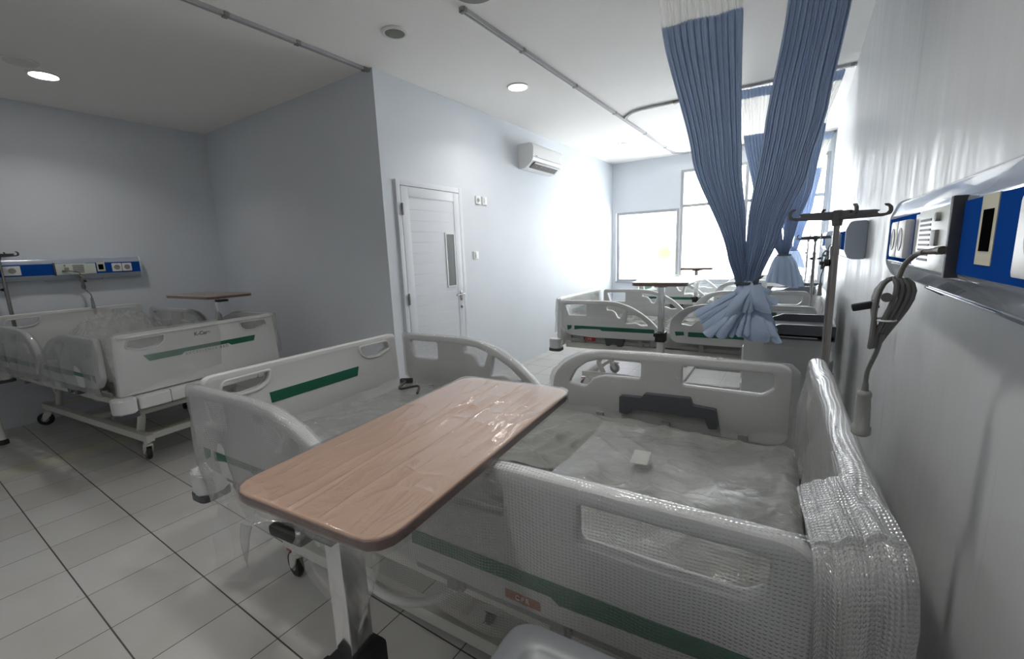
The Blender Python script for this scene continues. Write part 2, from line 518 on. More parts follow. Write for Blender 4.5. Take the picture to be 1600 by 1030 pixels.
def text_mesh(txt, size, m, name, X, spacing=1.0, depth=0.0006, bold=0.0):
    cu = bpy.data.curves.new('t', 'FONT')
    cu.body = txt; cu.size = size; cu.align_x = 'CENTER'; cu.align_y = 'CENTER'
    cu.extrude = depth; cu.space_character = spacing; cu.offset = bold
    o = bpy.data.objects.new('t', cu); COL.objects.link(o)
    me = bpy.data.meshes.new_from_object(o.evaluated_get(bpy.context.evaluated_depsgraph_get()))
    bpy.data.objects.remove(o); bpy.data.curves.remove(cu)
    me.transform(X); me.name = name; me.materials.clear(); me.materials.append(m)
    return me

def link(name, me, parent=None, loc=(0, 0, 0), rz=0.0, label=None):
    if isinstance(me, tuple): me = me[0].mesh(name, me[1])
    o = bpy.data.objects.new(name, me)
    COL.objects.link(o)
    o.location = loc; o.rotation_euler = (0, 0, rz)
    if parent: o.parent = parent
    if label: o['label'] = label
    return o

def thing(name, label, cat, loc=(0, 0, 0), rz=0.0, group=None, me=None):
    o = bpy.data.objects.new(name, me)
    COL.objects.link(o)
    o.location = loc; o.rotation_euler = (0, 0, rz)
    o['label'] = label; o['category'] = cat
    if group: o['group'] = group
    return o

def struct(name, me, loc=(0, 0, 0), parent=None):
    o = link(name, me, parent, loc)
    if not parent: o['kind'] = 'structure'
    return o

def lerp(a, b, t): return a + (b - a) * t
def interp(tab, x):
    if x <= tab[0][0]: return tab[0][1]
    for (a, va), (b, vb) in zip(tab, tab[1:]):
        if x <= b:
            t = (x - a) / (b - a); t = t * t * (3 - 2 * t) * 0.5 + t * 0.5
            return va + (vb - va) * t
    return tab[-1][1]
def nz3(x, y, z): return noise.noise(Vector((x, y, z)))

# ------------------------------------------------------------------ room shell
T = 0.12
struct('floor', (MB().box(((XL + XR) / 2, (YB + YW) / 2, -0.05), (XR - XL + 0.5, YW - YB + 0.5, 0.1)), M['floor']))
struct('ceiling', (MB().box(((XL + XR) / 2, (YB + YW) / 2, HC + 0.05), (XR - XL + 0.5, YW - YB + 0.5, 0.1)), M['ceil']))
struct('wall_left', (MB().box((XL - T / 2, (YB + YP) / 2, HC / 2), (T, YP - YB, HC)), M['wall']))
struct('wall_right', (MB().box((XR + T / 2, (YB + YW) / 2, HC / 2), (T, YW - YB, HC)), M['wallr']))
struct('wall_back', (MB().box(((XL + XR) / 2, YB - T / 2, HC / 2), (XR - XL + 2 * T, T, HC)), M['wall']))
struct('wall_partition', (MB().box(((XL + XA) / 2, YP + T / 2, HC / 2), (XA - XL, T, HC)), M['wall']))
struct('wall_door_side', (MB().box((XA - T / 2, (YP + T + YW) / 2, HC / 2), (T, YW - YP - T, HC)), M['wall']))
wf = MB()
def wbox(b, x0, x1, z0, z1): b.box(((x0 + x1) / 2, YW + 0.075, (z0 + z1) / 2), (x1 - x0, 0.15, z1 - z0))
wbox(wf, XA - T, -2.85, 0, HC); wbox(wf, -2.85, XR + T, 0, 0.80); wbox(wf, 0.24, XR + T, 0.80, HC)
wbox(wf, -2.85, -1.745, 2.02, HC); wbox(wf, -1.745, 0.24, 2.62, HC)
struct('wall_far', (wf, M['wall']))

def window(name, x0, x1, z0, z1, mull, trans, pm, fw=0.045):
    w = bpy.data.objects.new(name, None); COL.objects.link(w); w['kind'] = 'structure'
    xc, zc = (x0 + x1) / 2, (z0 + z1) / 2
    w.location = (xc, YW, zc)
    f = MB()
    hx, hz = (x1 - x0) / 2, (z1 - z0) / 2
    for sx in (-1, 1): f.box((sx * (hx - fw / 2), 0.03, 0), (fw, 0.09, 2 * hz), bevel=0.004)
    for sz in (-1, 1): f.box((0, 0.03, sz * (hz - fw / 2)), (2 * hx - 2 * fw, 0.09, fw), bevel=0.004)
    for x in mull: f.box((x - xc, 0.03, 0), (fw, 0.08, 2 * hz - 2 * fw), bevel=0.004)
    for z in trans: f.box((0, 0.03, z - zc), (2 * hx - 2 * fw, 0.075, fw), bevel=0.004)
    link('window_frame', (f, M['frame']), w)
    xs = [x0] + list(mull) + [x1]; zs = [z0] + list(trans) + [z1]
    for a, b in zip(xs, xs[1:]):
        for c, d in zip(zs, zs[1:]):
            p = MB().box(((a + b) / 2 - xc, 0.04, (c + d) / 2 - zc), (b - a - 0.05, 0.006, d - c - 0.05))
            link('window_pane', (p, M['paneclear'] if c > 2 else pm), w)
    sl = MB().box((0, -0.005, -hz - 0.012), (2 * hx + 0.03, 0.06, 0.024), bevel=0.004)
    link('window_sill', (sl, M['frame']), w)
window('window_1', -2.83, -1.757, 0.80, 2.02, [], [], M['pane2'])
window('window_2', -1.745, 0.24, 0.80, 2.62, [-0.78], [2.05], M['pane'])
# outside: a beige eave above the tall window and unseen ground added to bounce daylight up
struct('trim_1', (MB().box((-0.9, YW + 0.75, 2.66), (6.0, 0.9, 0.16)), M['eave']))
struct('ground', (MB().box((-1.5, YW + 6.3, -0.1), (30, 12, 0.1)), M['ground']))

# door
def door():
    d = bpy.data.objects.new('door_1', None); COL.objects.link(d); d['kind'] = 'structure'
    y0, y1, zt = 2.67, 3.53, 2.045
    d.location = (XA, (y0 + y1) / 2, 0)
    hw = (y1 - y0) / 2
    f = MB(); fw = 0.045
    for s in (-1, 1): f.box((0.005, s * (hw - fw / 2), zt / 2), (0.03, fw, zt), bevel=0.003)
    f.box((0.005, 0, zt - fw / 2), (0.03, 2 * hw - 2 * fw, fw), bevel=0.003)
    link('door_frame', (f, M['whitep']), d)
    lw = hw - fw - 0.004; lz = zt - fw - 0.006
    p = MB()
    st = 0.085
    x = 0.006
    # stiles and rails stand proud of the boarded panel
    p.box((x, -lw + st / 2, lz / 2), (0.03, st, lz), bevel=0.003)
    p.box((x, lw - st / 2, lz / 2), (0.03, st, lz), bevel=0.003)
    p.box((x, 0, lz - st / 2), (0.03, 2 * lw - 2 * st, st), bevel=0.003)
    p.box((x, 0, 0.09), (0.03, 2 * lw - 2 * st, 0.18), bevel=0.003)
    z = 0.18; bh = 0.0955
    while z < lz - st - 0.01:
        h = min(bh, lz - st - z)
        p.box((x - 0.002, 0, z + h / 2), (0.026, 2 * lw - 2 * st, h - 0.0004), bevel=0.0006, seg=1)
        z += bh
    leaf = link('door_leaf', (p, M['whitep']), d)
    gy, gz = 3.315 - (y0 + y1) / 2, 1.345
    g = MB()
    for s in (-1, 1):
        g.box((0.014, gy + s * 0.062, gz), (0.022, 0.016, 0.53), bevel=0.003)
        g.box((0.014, gy, gz + s * 0.257), (0.022, 0.11, 0.016), bevel=0.003)
    link('glazing_bead', (g, M['white']), leaf)
    link('glass_pane', (MB().box((0.0135, gy, gz), (0.012, 0.11, 0.50)), M['glass']), leaf)
    hy = lw - 0.045
    h = MB()
    h.box((0.024, hy, 0.985), (0.006, 0.028, 0.10), bevel=0.002)
    h.cyl((0.02, hy, 1.0), (0.065, hy, 1.0), 0.009)
    h.tube([(0.062, hy + 0.005, 1.0), (0.066, hy - 0.03, 1.0), (0.066, hy - 0.115, 0.997)], 0.009)
    link('door_handle', (h, M['steel']), leaf)
    k = MB(); k.lathe([(0.0, 0.02), (0.016, 0.02), (0.016, 0.027), (0.006, 0.028), (0.006, 0.031), (0, 0.031)], (0, hy, 0.87), axis='x')
    link('keyhole', (k, M['steel']), leaf)
    for z in (1.80, 1.02, 0.25):
        b = MB().cyl((0.03, -lw - 0.002, z - 0.05), (0.03, -lw - 0.002, z + 0.05), 0.009)
        link('hinge', (b, M['grey']), d)
door()

# ------------------------------------------------------------------ ceiling things
def downlight(x, y, lit, label, r=0.085, strength=1.0):
    t = thing('downlight', label, 'ceiling light', (x, y, HC), group='round ceiling downlights')
    rim = MB().lathe([(r, -0.0005), (r + 0.014, -0.0005), (r + 0.014, -0.006), (r + 0.004, -0.011), (r - 0.004, -0.009), (r - 0.004, -0.0005)])
    link('rim', (rim, M['white']), t)
    dsk = MB().lathe([(0, -0.006), (r - 0.004, -0.006), (r - 0.004, -0.0105), (0.0, -0.0115)])
    link('diffuser', (dsk, M['lamp'] if lit else M['lampoff']), t)
    if lit:
        ld = bpy.data.lights.new('downlight_beam', 'AREA')
        ld.shape = 'DISK'; ld.spread = rad(130); ld.size = 2 * r; ld.energy = LAMP_W * strength; ld.color = (1.0, 0.97, 0.93)
        o = bpy.data.objects.new('downlight_beam', ld); COL.objects.link(o)
        o.parent = t; o.location = (0, 0, -0.02)
downlight(-4.95, 1.09, True, 'bright lit round downlight over the bed in the dark left bay', strength=0.5)
downlight(-4.75, 0.935, False, 'unlit round downlight beside the lit one in the left bay')
downlight(-2.245, 3.61, True, 'bright lit round downlight on the ceiling in front of the air conditioner', strength=0.8)
downlight(-2.28, 6.44, True, 'small lit round downlight near the far window wall', strength=0.7)
downlight(-2.25, 0.35, True, 'added lit downlight out of view above the near bed foot', strength=0.3)  # unseen lamp added to brighten the foreground
downlight(-0.70, 1.0, True, 'added lit downlight out of view above the nearest bed', strength=0.85)  # out of frame, put in to light table, mattress and curtain knot
downlight(-0.85, -0.9, True, 'added fill downlight behind the camera', strength=0.8)  # added fill lamp for surfaces facing the camera

sp = thing('ceiling_speaker', 'round grey ceiling speaker with white rim above the partition corner', 'speaker', (-2.36, 2.27, HC))
link('rim', (MB().lathe([(0.065, -0.0005), (0.088, -0.0005), (0.088, -0.008), (0.072, -0.014), (0.065, -0.012), (0.065, -0.0005)]), M['white']), sp)
link('grille', (MB().lathe([(0, -0.004), (0.066, -0.004), (0.066, -0.0105), (0, -0.012)]), M['grille']), sp)
sd = thing('smoke_detector', 'dark grey round ceiling detector at the near end of the curtain track', 'smoke detector', (-1.63, 2.19, HC))
link('mounting_base', (MB().lathe([(0, -0.0005), (0.13, -0.0005), (0.13, -0.012), (0, -0.012)]), M['white']), sd)
link('cover', (MB().lathe([(0, -0.011), (0.125, -0.011), (0.122, -0.028), (0.10, -0.034), (0.0, -0.036)]), M['grille']), sd)

def track(name, label, pts, group='ceiling curtain tracks', stops=()):
    pts = [Vector(p) for p in pts]
    b = MB()
    k = len(pts)
    L = []
    for i, p in enumerate(pts):
        d = (pts[min(i + 1, k - 1)] - pts[max(i - 1, 0)]).normalized()
        n = Vector((-d.y, d.x, 0))
        L.append([b.bm.verts.new(p + n * u + Vector((0, 0, w))) for u, w in
                  ((-0.016, -0.001), (-0.016, -0.024), (-0.006, -0.024), (-0.006, -0.018), (0.006, -0.018), (0.006, -0.024), (0.016, -0.024), (0.016, -0.001))])
    for a, c in zip(L, L[1:]):
        for j in range(8): b.bm.faces.new((a[j], a[(j + 1) % 8], c[(j + 1) % 8], c[j]))
    b.bm.faces.new(L[0]); b.bm.faces.new(L[-1][::-1])
    t = thing(name, label, 'curtain track', (0, 0, 0), group=group)
    link('rail', (b, M['alu']), t)
    for (x, y, rz) in stops:
        c = MB().box((0, 0, -0.014), (0.044, 0.03, 0.0265), bevel=0.003)
        link('bracket', (c, M['grey']), t, (x, y, HC - 0.0005), rz)
    return t
def arc(cx, cy, r, a0, a1, n=8):
    return [(cx + r * cos(lerp(a0, a1, i / n)), cy + r * sin(lerp(a0, a1, i / n)), HC) for i in range(n + 1)]
track('curtain_track', 'long ceiling curtain track running past the bed feet to the window wall',
      [(-1.815, 2.30, HC), (-1.815, 4.0, HC), (-1.815, 7.5, HC)] + arc(-1.615, 7.49, 0.2, pi, pi / 2, 6),
      stops=[(-1.815, 2.32, 0), (-1.815, 3.0, 0), (-1.815, 3.9, 0), (-1.815, 4.9, 0), (-1.815, 6.0, 0), (-1.815, 7.0, 0)])
track('curtain_track', 'cross ceiling track holding the white topped curtain behind the front one',
      arc(-1.495, 5.27, 0.3, pi, pi * 1.5, 10)[2:] + [(-0.6, 4.97, HC), (XR - 0.002, 4.97, HC)], stops=[(-1.2, 4.97, pi / 2), (-0.7, 4.97, pi / 2), (XR - 0.03, 4.97, pi / 2)])
track('curtain_track', 'cross ceiling track next to the window wall', [(-1.6, 7.70, HC), (-0.5, 7.70, HC), (XR - 0.002, 7.70, HC)], stops=[(XR - 0.03, 7.70, pi / 2)])
track('curtain_track', 'cross ceiling track holding the large knotted front curtain', [(-1.45, 2.36, HC), (-0.5, 2.36, HC), (XR - 0.002, 2.36, HC)], stops=[(-1.43, 2.36, pi / 2)])
track('curtain_track', 'ceiling curtain track across the mouth of the left bay up to the partition corner',
      [(-2.965, -2.0, HC), (-2.965, 0.5, HC), (-2.965, YP - 0.002, HC)], stops=[(-2.965, YP - 0.04, 0), (-2.965, 1.95, 0), (-2.965, 1.5, 0)])

# ------------------------------------------------------------------ air conditioner
def aircon():
    t = thing('air_conditioner', 'white split air conditioner high on the wall beside the door', 'air conditioner', (XA, 5.02, 2.52))
    L = 0.37
    prof = [(0.001, 0.14), (0.17, 0.14), (0.205, 0.12), (0.215, 0.08), (0.205, -0.05), (0.185, -0.075), (0.10, -0.135), (0.06, -0.145), (0.001, -0.14)]
    b = MB().prism(fillet(prof, 0.015), -L, L, 'y')
    link('casing', (b, M['white']), t)
    o = MB().prism([(0.199, -0.072), (0.203, -0.0735), (0.123, -0.133), (0.119, -0.1265)], -L + 0.06, L - 0.06, 'y')
    link('air_outlet', (o, M['louvre']), t)
    v = MB()
    for k in range(5):
        y = -L + 0.13 + k * 0.12
        v.box((0.164, y, -0.102), (0.05, 0.006, 0.006), Matrix.Rotation(rad(37), 3, 'Y').to_4x4().to_3x3())
    v.prism([(0.20, -0.075), (0.207, -0.082), (0.19, -0.094), (0.186, -0.088)], -L + 0.065, L - 0.065, 'y')
    link('louvre_vane', (v, M['white']), t)
    link('seam', (MB().box((0.209, 0, -0.02), (0.004, 2 * L - 0.02, 0.003)), M['grey']), t)
    link('rating_sticker', (MB().box((0.2115, L - 0.05, 0.03), (0.004, 0.03, 0.075)), emis('sticker', (0.95, 0.95, 0.95), 0.0)), t)
    link('mark', (MB().box((0.2075, -L + 0.08, -0.008), (0.003, 0.05, 0.007)), M['ink2']), t)
aircon()

# ------------------------------------------------------------------ wall switches by the door
def switch(y, z, label, kind):
    t = thing('wall_socket' if kind == 'socket' else 'light_switch', label, 'wall socket' if kind == 'socket' else 'switch', (XA, y, z))
    pl = plate([(-0.042, -0.042), (0.042, -0.042), (0.042, 0.042), (-0.042, 0.042)], [], 0.010, 0.003, M['white'], plane='yz', off=0.0055, r=0.008)
    link('cover_plate', pl, t)
    if kind == 'socket':
        link('socket_well', (MB().lathe([(0, 0.010), (0.021, 0.010), (0.021, 0.0125), (0.018, 0.012), (0, 0.0112)], axis='x'), M['grey']), t)
    else:
        link('rocker', (MB().box((0.012, 0, 0), (0.008, 0.03, 0.05), bevel=0.002), M['white']), t)
        link('indicator', (MB().box((0.0165, 0, 0.0), (0.002, 0.005, 0.005)), M['ink2']), t)
switch(3.815, 1.957, 'white wall socket right of the door, the one with a dark round well', 'socket')
switch(3.93, 1.957, 'blank white switch plate beside the socket right of the door', 'switch')
switch(3.735, 1.382, 'white light switch right of the door at handle height', 'switch')

# ------------------------------------------------------------------ bed head panels and nurse call handsets
def head_panel(label, xw, sg, y0, y1, pairs, mod, hole, slot, zc=1.397):
    yc = (y0 + y1) / 2
    t = thing('bed_head_panel', label, 'wall panel', (xw, yc, zc), group='blue bed head service panels')
    P = lambda d: sg * d
    ya, yb = y0 - yc, y1 - yc
    prof = [(0.001, -0.099), (0.05, -0.099), (0.074, -0.092), (0.09, -0.056), (0.09, 0.056), (0.076, 0.092), (0.06, 0.099), (0.001, 0.099)]
    b = MB().prism([(P(d), z) for d, z in fillet(prof, 0.006)], ya + 0.012, yb - 0.012, 'y')
    link('housing', (b, M['panel']), t)
    for a, c in ((ya, ya + 0.012), (yb - 0.012, yb)):
        pr2 = [(d * 1.03, z * 1.03) for d, z in prof]
        e = MB().prism([(P(d), z) for d, z in fillet(pr2, 0.012)], a, c, 'y')
        link('end_cap', (e, M['pcap']), t)
    link('blue_strip', (MB().box((P(0.0905), 0, 0), (0.002, yb - ya - 0.03, 0.102)), M['pblue']), t)
    def bx(b, d0, d1, ya_, yb_, za, zb, bev=0.0):
        return b.box((P((d0 + d1) / 2), (ya_ + yb_) / 2 - yc, (za + zb) / 2), (d1 - d0, abs(yb_ - ya_), zb - za), bevel=bev)
    for (a, c) in pairs:
        s = link('socket', (bx(MB(), 0.091, 0.107, a, c, -0.040, 0.040, 0.006), M['white']), t)
        m = (a + c) / 2
        w = MB(); pr = [(0, 0.105), (0.024, 0.105), (0.024, 0.1085), (0.020, 0.1085), (0.017, 0.1075), (0, 0.1075)]
        w.lathe([(r, P(d)) for r, d in pr], (0, m - yc, 0), axis='x')
        link('socket_well', (w, M['grey']), s)
    a, c = mod
    link('module_back_plate', (bx(MB(), 0.091, 0.0945, a - 0.01, c + 0.07, -0.05, 0.047, 0.001), M['module']), t)
    mo = link('nurse_call_module', (bx(MB(), 0.093, 0.101, a, c, -0.052, 0.050, 0.002), M['module']), t)
    ends = MB()
    bx(ends, 0.088, 0.1045, a - 0.014, a - 0.0005, -0.058, 0.060, 0.003)
    link('module_end_cheek', (ends, M['modside']), mo)
    g = MB(); w = c - a
    for k in range(9):
        z = -0.038 + k * 0.0085
        bx(g, 0.1005, 0.1018, lerp(a, c, 0.55), lerp(a, c, 0.92), z, z + 0.004)
    link('speaker_slots', (g, M['ink']), mo)
    bt = MB()
    bx(bt, 0.100, 0.106, lerp(a, c, 0.28), lerp(a, c, 0.42), -0.012, 0.014, 0.002)
    bt.lathe([(0, P(0.100)), (0.007, P(0.100)), (0.007, P(0.107)), (0, P(0.1075))], (0, lerp(a, c, 0.3) - yc, 0.034), axis='x')
    link('call_button', (bt, M['grey']), mo)
    a, c = hole
    m = MB(); bx(m, 0.0905, 0.0925, a, c, -0.034, 0.052)
    tp = link('taped_opening', (m, M['tape']), t)
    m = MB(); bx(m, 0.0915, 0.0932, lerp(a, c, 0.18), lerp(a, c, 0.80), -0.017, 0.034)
    link('hole_shade_patch', (m, M['void']), tp)  # black patch on the surface paints the shade inside the opening
    a, c = slot
    m = MB().prism([(P(d), z) for d, z in fillet([(0.02, -0.0985), (0.02, -0.108), (0.05, -0.1075), (0.076, -0.093), (0.074, -0.0915), (0.05, -0.0985)], 0.004)], a - yc, c - yc, 'y')
    link('lower_trough', (m, M['panel']), t)
    for yy in (c + 0.0015,):
        m = MB().prism([(P(d), z) for d, z in fillet([(0.02, -0.098), (0.02, -0.1095), (0.051, -0.109), (0.078, -0.093), (0.074, -0.091)], 0.004)], yy - yc - 0.0014, yy - yc + 0.0014, 'y')
        link('trough_edge', (m, M['ink']), t)
    return t
head_panel('large silver and blue service panel on the right wall, its cut-out framed with tape', XR, -1, 0.30, 1.545,
           [(1.305, 1.385), (1.215, 1.295), (0.53, 0.635)], (0.90, 1.12), (0.75, 0.808), (0.775, 1.15))
head_panel('silver blue service panel on the right wall behind the nearest drip pole', XR, -1, 3.0, 4.24,
           [(4.0, 4.08), (3.91, 3.99), (3.29, 3.39)], (3.59, 3.81), (3.45, 3.515), (3.47, 3.84))
head_panel('farthest service panel on the right wall near the window', XR, -1, 5.66, 6.90,
           [(6.66, 6.74), (6.57, 6.65), (5.95, 6.05)], (6.25, 6.47), (6.11, 6.175), (6.13, 6.5))
head_panel('blue service panel on the wall of the dark left bay above the bed head', XL, 1, 0.50, 1.72,
           [(1.48, 1.555), (1.56, 1.635), (0.755, 0.86)], (1.08, 1.29), (1.37, 1.43), (1.0, 1.4))

def smooth_path(pts, n=8):
    P = [Vector(p) for p in pts]; out = []
    for i in range(len(P) - 1):
        p0, p1, p2, p3 = P[max(i - 1, 0)], P[i], P[i + 1], P[min(i + 2, len(P) - 1)]
        for k in range(n):
            t = k / n
            out.append(0.5 * ((2 * p1) + (p2 - p0) * t + (2 * p0 - 5 * p1 + 4 * p2 - p3) * t * t + (3 * p1 - p0 - 3 * p2 + p3) * t ** 3))
    out.append(P[-1]); return out

def handset(label, xw, sg, y, zc=1.397, pts=None, loops=True, drop=0.285):
    """nurse call handset plugged into the panel, its grey cord coiled and tied"""
    t = thing('nurse_call_handset', label, 'nurse call handset', (xw, y, zc), group='nurse call handsets on cords')
    P = lambda d, yy, z: (sg * d, yy, z)
    c = MB()
    c.tube(smooth_path([P(0.118, 0.035, -0.021), P(0.122, 0.07, -0.026), P(0.132, 0.09, -0.045), P(0.138, 0.09, -0.075), P(0.138, 0.085, -0.1)]), 0.0042, 8)
    if loops:
        for k in range(4):
            w = 0.016 + 0.0075 * k; off = 0.004 * (k - 1.5)
            pth = []
            for i in range(22):
                a = 2 * pi * i / 22
                zz = -0.128 + 0.062 * cos(a)
                hw = w * (0.16 + 0.84 * max(0, cos(a) * 0.5 + 0.5) ** 1.2)
                pth.append(P(0.146 - off + hw * sin(a) - (zz + 0.1) * 0.16, 0.083 + 0.006 * k + 0.006 * sin(2 * a), zz))
            c.tube(pth, 0.0041, 7, closed=True)
    c.tube(smooth_path([P(0.150, 0.09, -0.165), P(0.154, 0.10, -0.20), P(0.158, 0.115, -0.225), P(0.161, 0.13, -0.25), P(0.161, 0.132, -drop)]), 0.004, 8)
    cd = link('cord', (c, M['cord']), t)
    link('cable_tie', (MB().tube([P(0.149 + 0.016 * cos(a), 0.092 + 0.018 * sin(a), -0.140) for a in [2 * pi * i / 14 for i in range(14)]], 0.0016, 6, closed=True), M['white']), cd)
    pg = MB().tube([P(0.107, -0.022, -0.017), P(0.109, 0.0, -0.018)], 0.0062, 12).tube([P(0.109, -0.001, -0.018), P(0.1175, 0.045, -0.021)], [0.0052, 0.0042], 12)
    link('plug', (pg, M['plug']), t)
    cl = MB().box(P(0.180, 0.105, -0.118), (0.034, 0.018, 0.013), Matrix.Rotation(rad(14) * sg, 3, 'Y'), 0.004).box(P(0.163, 0.103, -0.112), (0.008, 0.02, 0.017), Matrix.Rotation(rad(14) * sg, 3, 'Y'), 0.002)
    link('clip', (cl, M['black']), t)
    lv = MB().lathe([(0, -0.004), (0.008, -0.004), (0.008, 0.002), (0, 0.004)], P(0.152, 0.075, -0.098), axis='y')
    link('clip_stud', (lv, M['cord']), t)
    hx, hy = sg * 0.161, 0.132
    h = MB().lathe([(0, -drop - 0.001), (0.008, -drop), (0.0115, -drop - 0.004), (0.012, -drop - 0.010), (0.0108, -drop - 0.013), (0.0125, -drop - 0.045), (0.0135, -drop - 0.071),
                    (0.016, -drop - 0.074), (0.016, -drop - 0.087), (0.012, -drop - 0.091), (0, -drop - 0.091)], (hx, hy, 0))
    link('handset_body', (h, M['handset']), t)
    link('strain_relief', (MB().lathe([(0, -drop + 0.016), (0.0045, -drop + 0.016), (0.006, -drop), (0, -drop)], (hx, hy, 0)), M['cord']), t)
    return t
handset('grey nurse call handset hanging on a coiled cord from the big near panel', XR, -1, 0.915)
handset('nurse call handset dangling behind the second drip pole on the right wall', XR, -1, 3.66, drop=0.29)
handset('nurse call handset hanging from the panel in the dark left bay', XL, 1, 1.14, drop=0.285)

# ------------------------------------------------------------------ hospital beds
FOOT = [(-1.05, 0.935), (-0.62, 0.94), (-0.50, 0.93), (-0.38, 0.893), (-0.27, 0.83), (-0.18, 0.755), (-0.125, 0.69), (-0.105, 0.645), (-0.115, 0.615), (-0.22, 0.605), (-0.75, 0.595), (-0.98, 0.61), (-1.05, 0.68)]
FOOT_H = [[(-1.005, 0.897), (-0.79, 0.90), (-0.79, 0.80), (-0.97, 0.797)],
          [(-0.60, 0.897), (-0.52, 0.892), (-0.435, 0.868), (-0.465, 0.787), (-0.495, 0.79), (-0.52, 0.838), (-0.55, 0.856), (-0.595, 0.858)],
          [(-0.405, 0.855), (-0.30, 0.80), (-0.225, 0.735), (-0.29, 0.732), (-0.335, 0.752), (-0.425, 0.74)]]
FOOT_G = [[(-0.985, 0.70), (-0.935, 0.70), (-0.945, 0.668), (-0.98, 0.652)],
          [(-0.91, 0.70), (-0.175, 0.705), (-0.165, 0.67), (-0.64, 0.664), (-0.66, 0.677), (-0.84, 0.673), (-0.91, 0.661)]]
HEAD = [(-0.05, 0.76), (-0.03, 0.815), (0.03, 0.875), (0.10, 0.912), (0.20, 0.933), (0.40, 0.94), (0.93, 0.94), (0.958, 0.91), (0.958, 0.64), (0.92, 0.61), (0.30, 0.60), (0.0, 0.605), (-0.045, 0.64)]
HEAD_H = [[(0.04, 0.765), (0.075, 0.83), (0.13, 0.872), (0.20, 0.893), (0.385, 0.90), (0.385, 0.82), (0.22, 0.818), (0.165, 0.80), (0.125, 0.755)],
          [(0.56, 0.90), (0.895, 0.90), (0.895, 0.84), (0.86, 0.812), (0.56, 0.815)]]
HEAD_G = [[(-0.005, 0.70), (0.065, 0.702), (0.072, 0.672), (0.005, 0.665)],
          [(0.10, 0.702), (0.90, 0.708), (0.90, 0.67), (0.52, 0.655), (0.50, 0.668), (0.10, 0.662)]]
RY = 0.58
MESH = {}
def cached(k, fn):
    if k not in MESH: MESH[k] = fn()
    return MESH[k]

def top_profile(outline, n):
    """upper outline of a rail sampled by length, left end to right end"""
    if outline is FOOT: pts = FOOT[:9]
    elif outline is HEAD: pts = HEAD[:8]
    else: pts = outline
    pts = [Vector(p) for p in pts]
    L = [0]
    for a, b in zip(pts, pts[1:]): L.append(L[-1] + (b - a).length)
    out = []
    for i in range(n):
        d = L[-1] * i / (n - 1)
        for k in range(len(pts) - 1):
            if d <= L[k + 1] + 1e-9:
                out.append(pts[k].lerp(pts[k + 1], (d - L[k]) / max(L[k + 1] - L[k], 1e-9))); break
    return out, L[-1]

def wrap_mesh(outline, thick, zo, zi, seed, m, step=0.009, puff=0.012, plane='xz', flare=0.0, fold=0.012, ends=0.022, rough=1.0):
    """plastic sheet draped over a board: up the outer face, over the top edge and down the inner face.
    zo/zi: bottom heights (functions of x) of the outer (-) and inner (+) flap"""
    pts = top_profile(outline, 60)[0]
    xa, xb = pts[0][0], pts[-1][0]
    cx = (xa + xb) / 2; half = (xb - xa) / 2
    nu = int((top_profile(outline, 60)[1] + 0.04) / step)
    prof, LL = top_profile(outline, nu)
    rr = thick / 2 + 0.006
    hmax = max(p[1] for p in pts)
    total = (hmax - zo(cx)) + (hmax - zi(cx)) + pi * rr
    nv = int(total / step)
    def fn(u, v):
        p = prof[min(int(round(u * (nu - 1))), nu - 1)]
        x = cx + (p[0] - cx) * (1 + ends / half)
        zt = p[1] + 0.004
        e = min(u, 1 - u)                       # narrower at both ends, where the sheet closes on itself
        r = rr * (0.35 + 0.65 * min(1, e / 0.03))
        ho = max(zt - r - zo(x), 0.03); hi = max(zt - r - zi(x), 0.03)
        d = v * (ho + hi + pi * r)
        if d < ho:
            z = zt - r - (ho - d); y = -r; ny, nz_ = -1, 0
            k = (ho - d)
        elif d < ho + pi * r:
            a = (d - ho) / r
            y = -r * cos(a); z = zt - r + r * sin(a); ny, nz_ = -cos(a), sin(a); k = 0
        else:
            k = d - ho - pi * r
            z = zt - r - k; y = r; ny, nz_ = 1, 0
        q = (x * 4 + seed * 7.3, y * 6, z * 4)
        w = puff * (nz3(*q) * 0.9 + 0.35) * (0.35 + 0.65 * min(1, k / 0.12))
        f = fold * sin((x + 0.25 * nz3(x * 2, seed, z * 2)) * 24 + seed) * min(1, k / 0.25) * rough
        w += f + flare * min(1, k / 0.4) ** 1.5
        y += ny * w; z += nz_ * w * 0.4
        z += 0.012 * nz3(x * 9, seed * 3.1, 1.7) * min(1, k / 0.2)
        return (x, y, z) if plane == 'xz' else (y, x, z)
    b = MB().grid(nu, nv, fn, lambda a, c: (a * LL, c * total))
    return b.mesh('bubble_wrap', m, angle=3.2, recalc=False)

BOARD = [(-0.525, 0.93), (-0.50, 0.945), (0.50, 0.945), (0.525, 0.93), (0.545, 0.55), (-0.545, 0.55)]
def board_holes(zo=0.0):
    L = [(-0.475, 0.862), (-0.455, 0.91), (-0.25, 0.913), (-0.262, 0.865), (-0.30, 0.84), (-0.385, 0.832)]
    return [[(x, z + zo) for x, z in L], [(-x, z + zo) for x, z in L][::-1]]

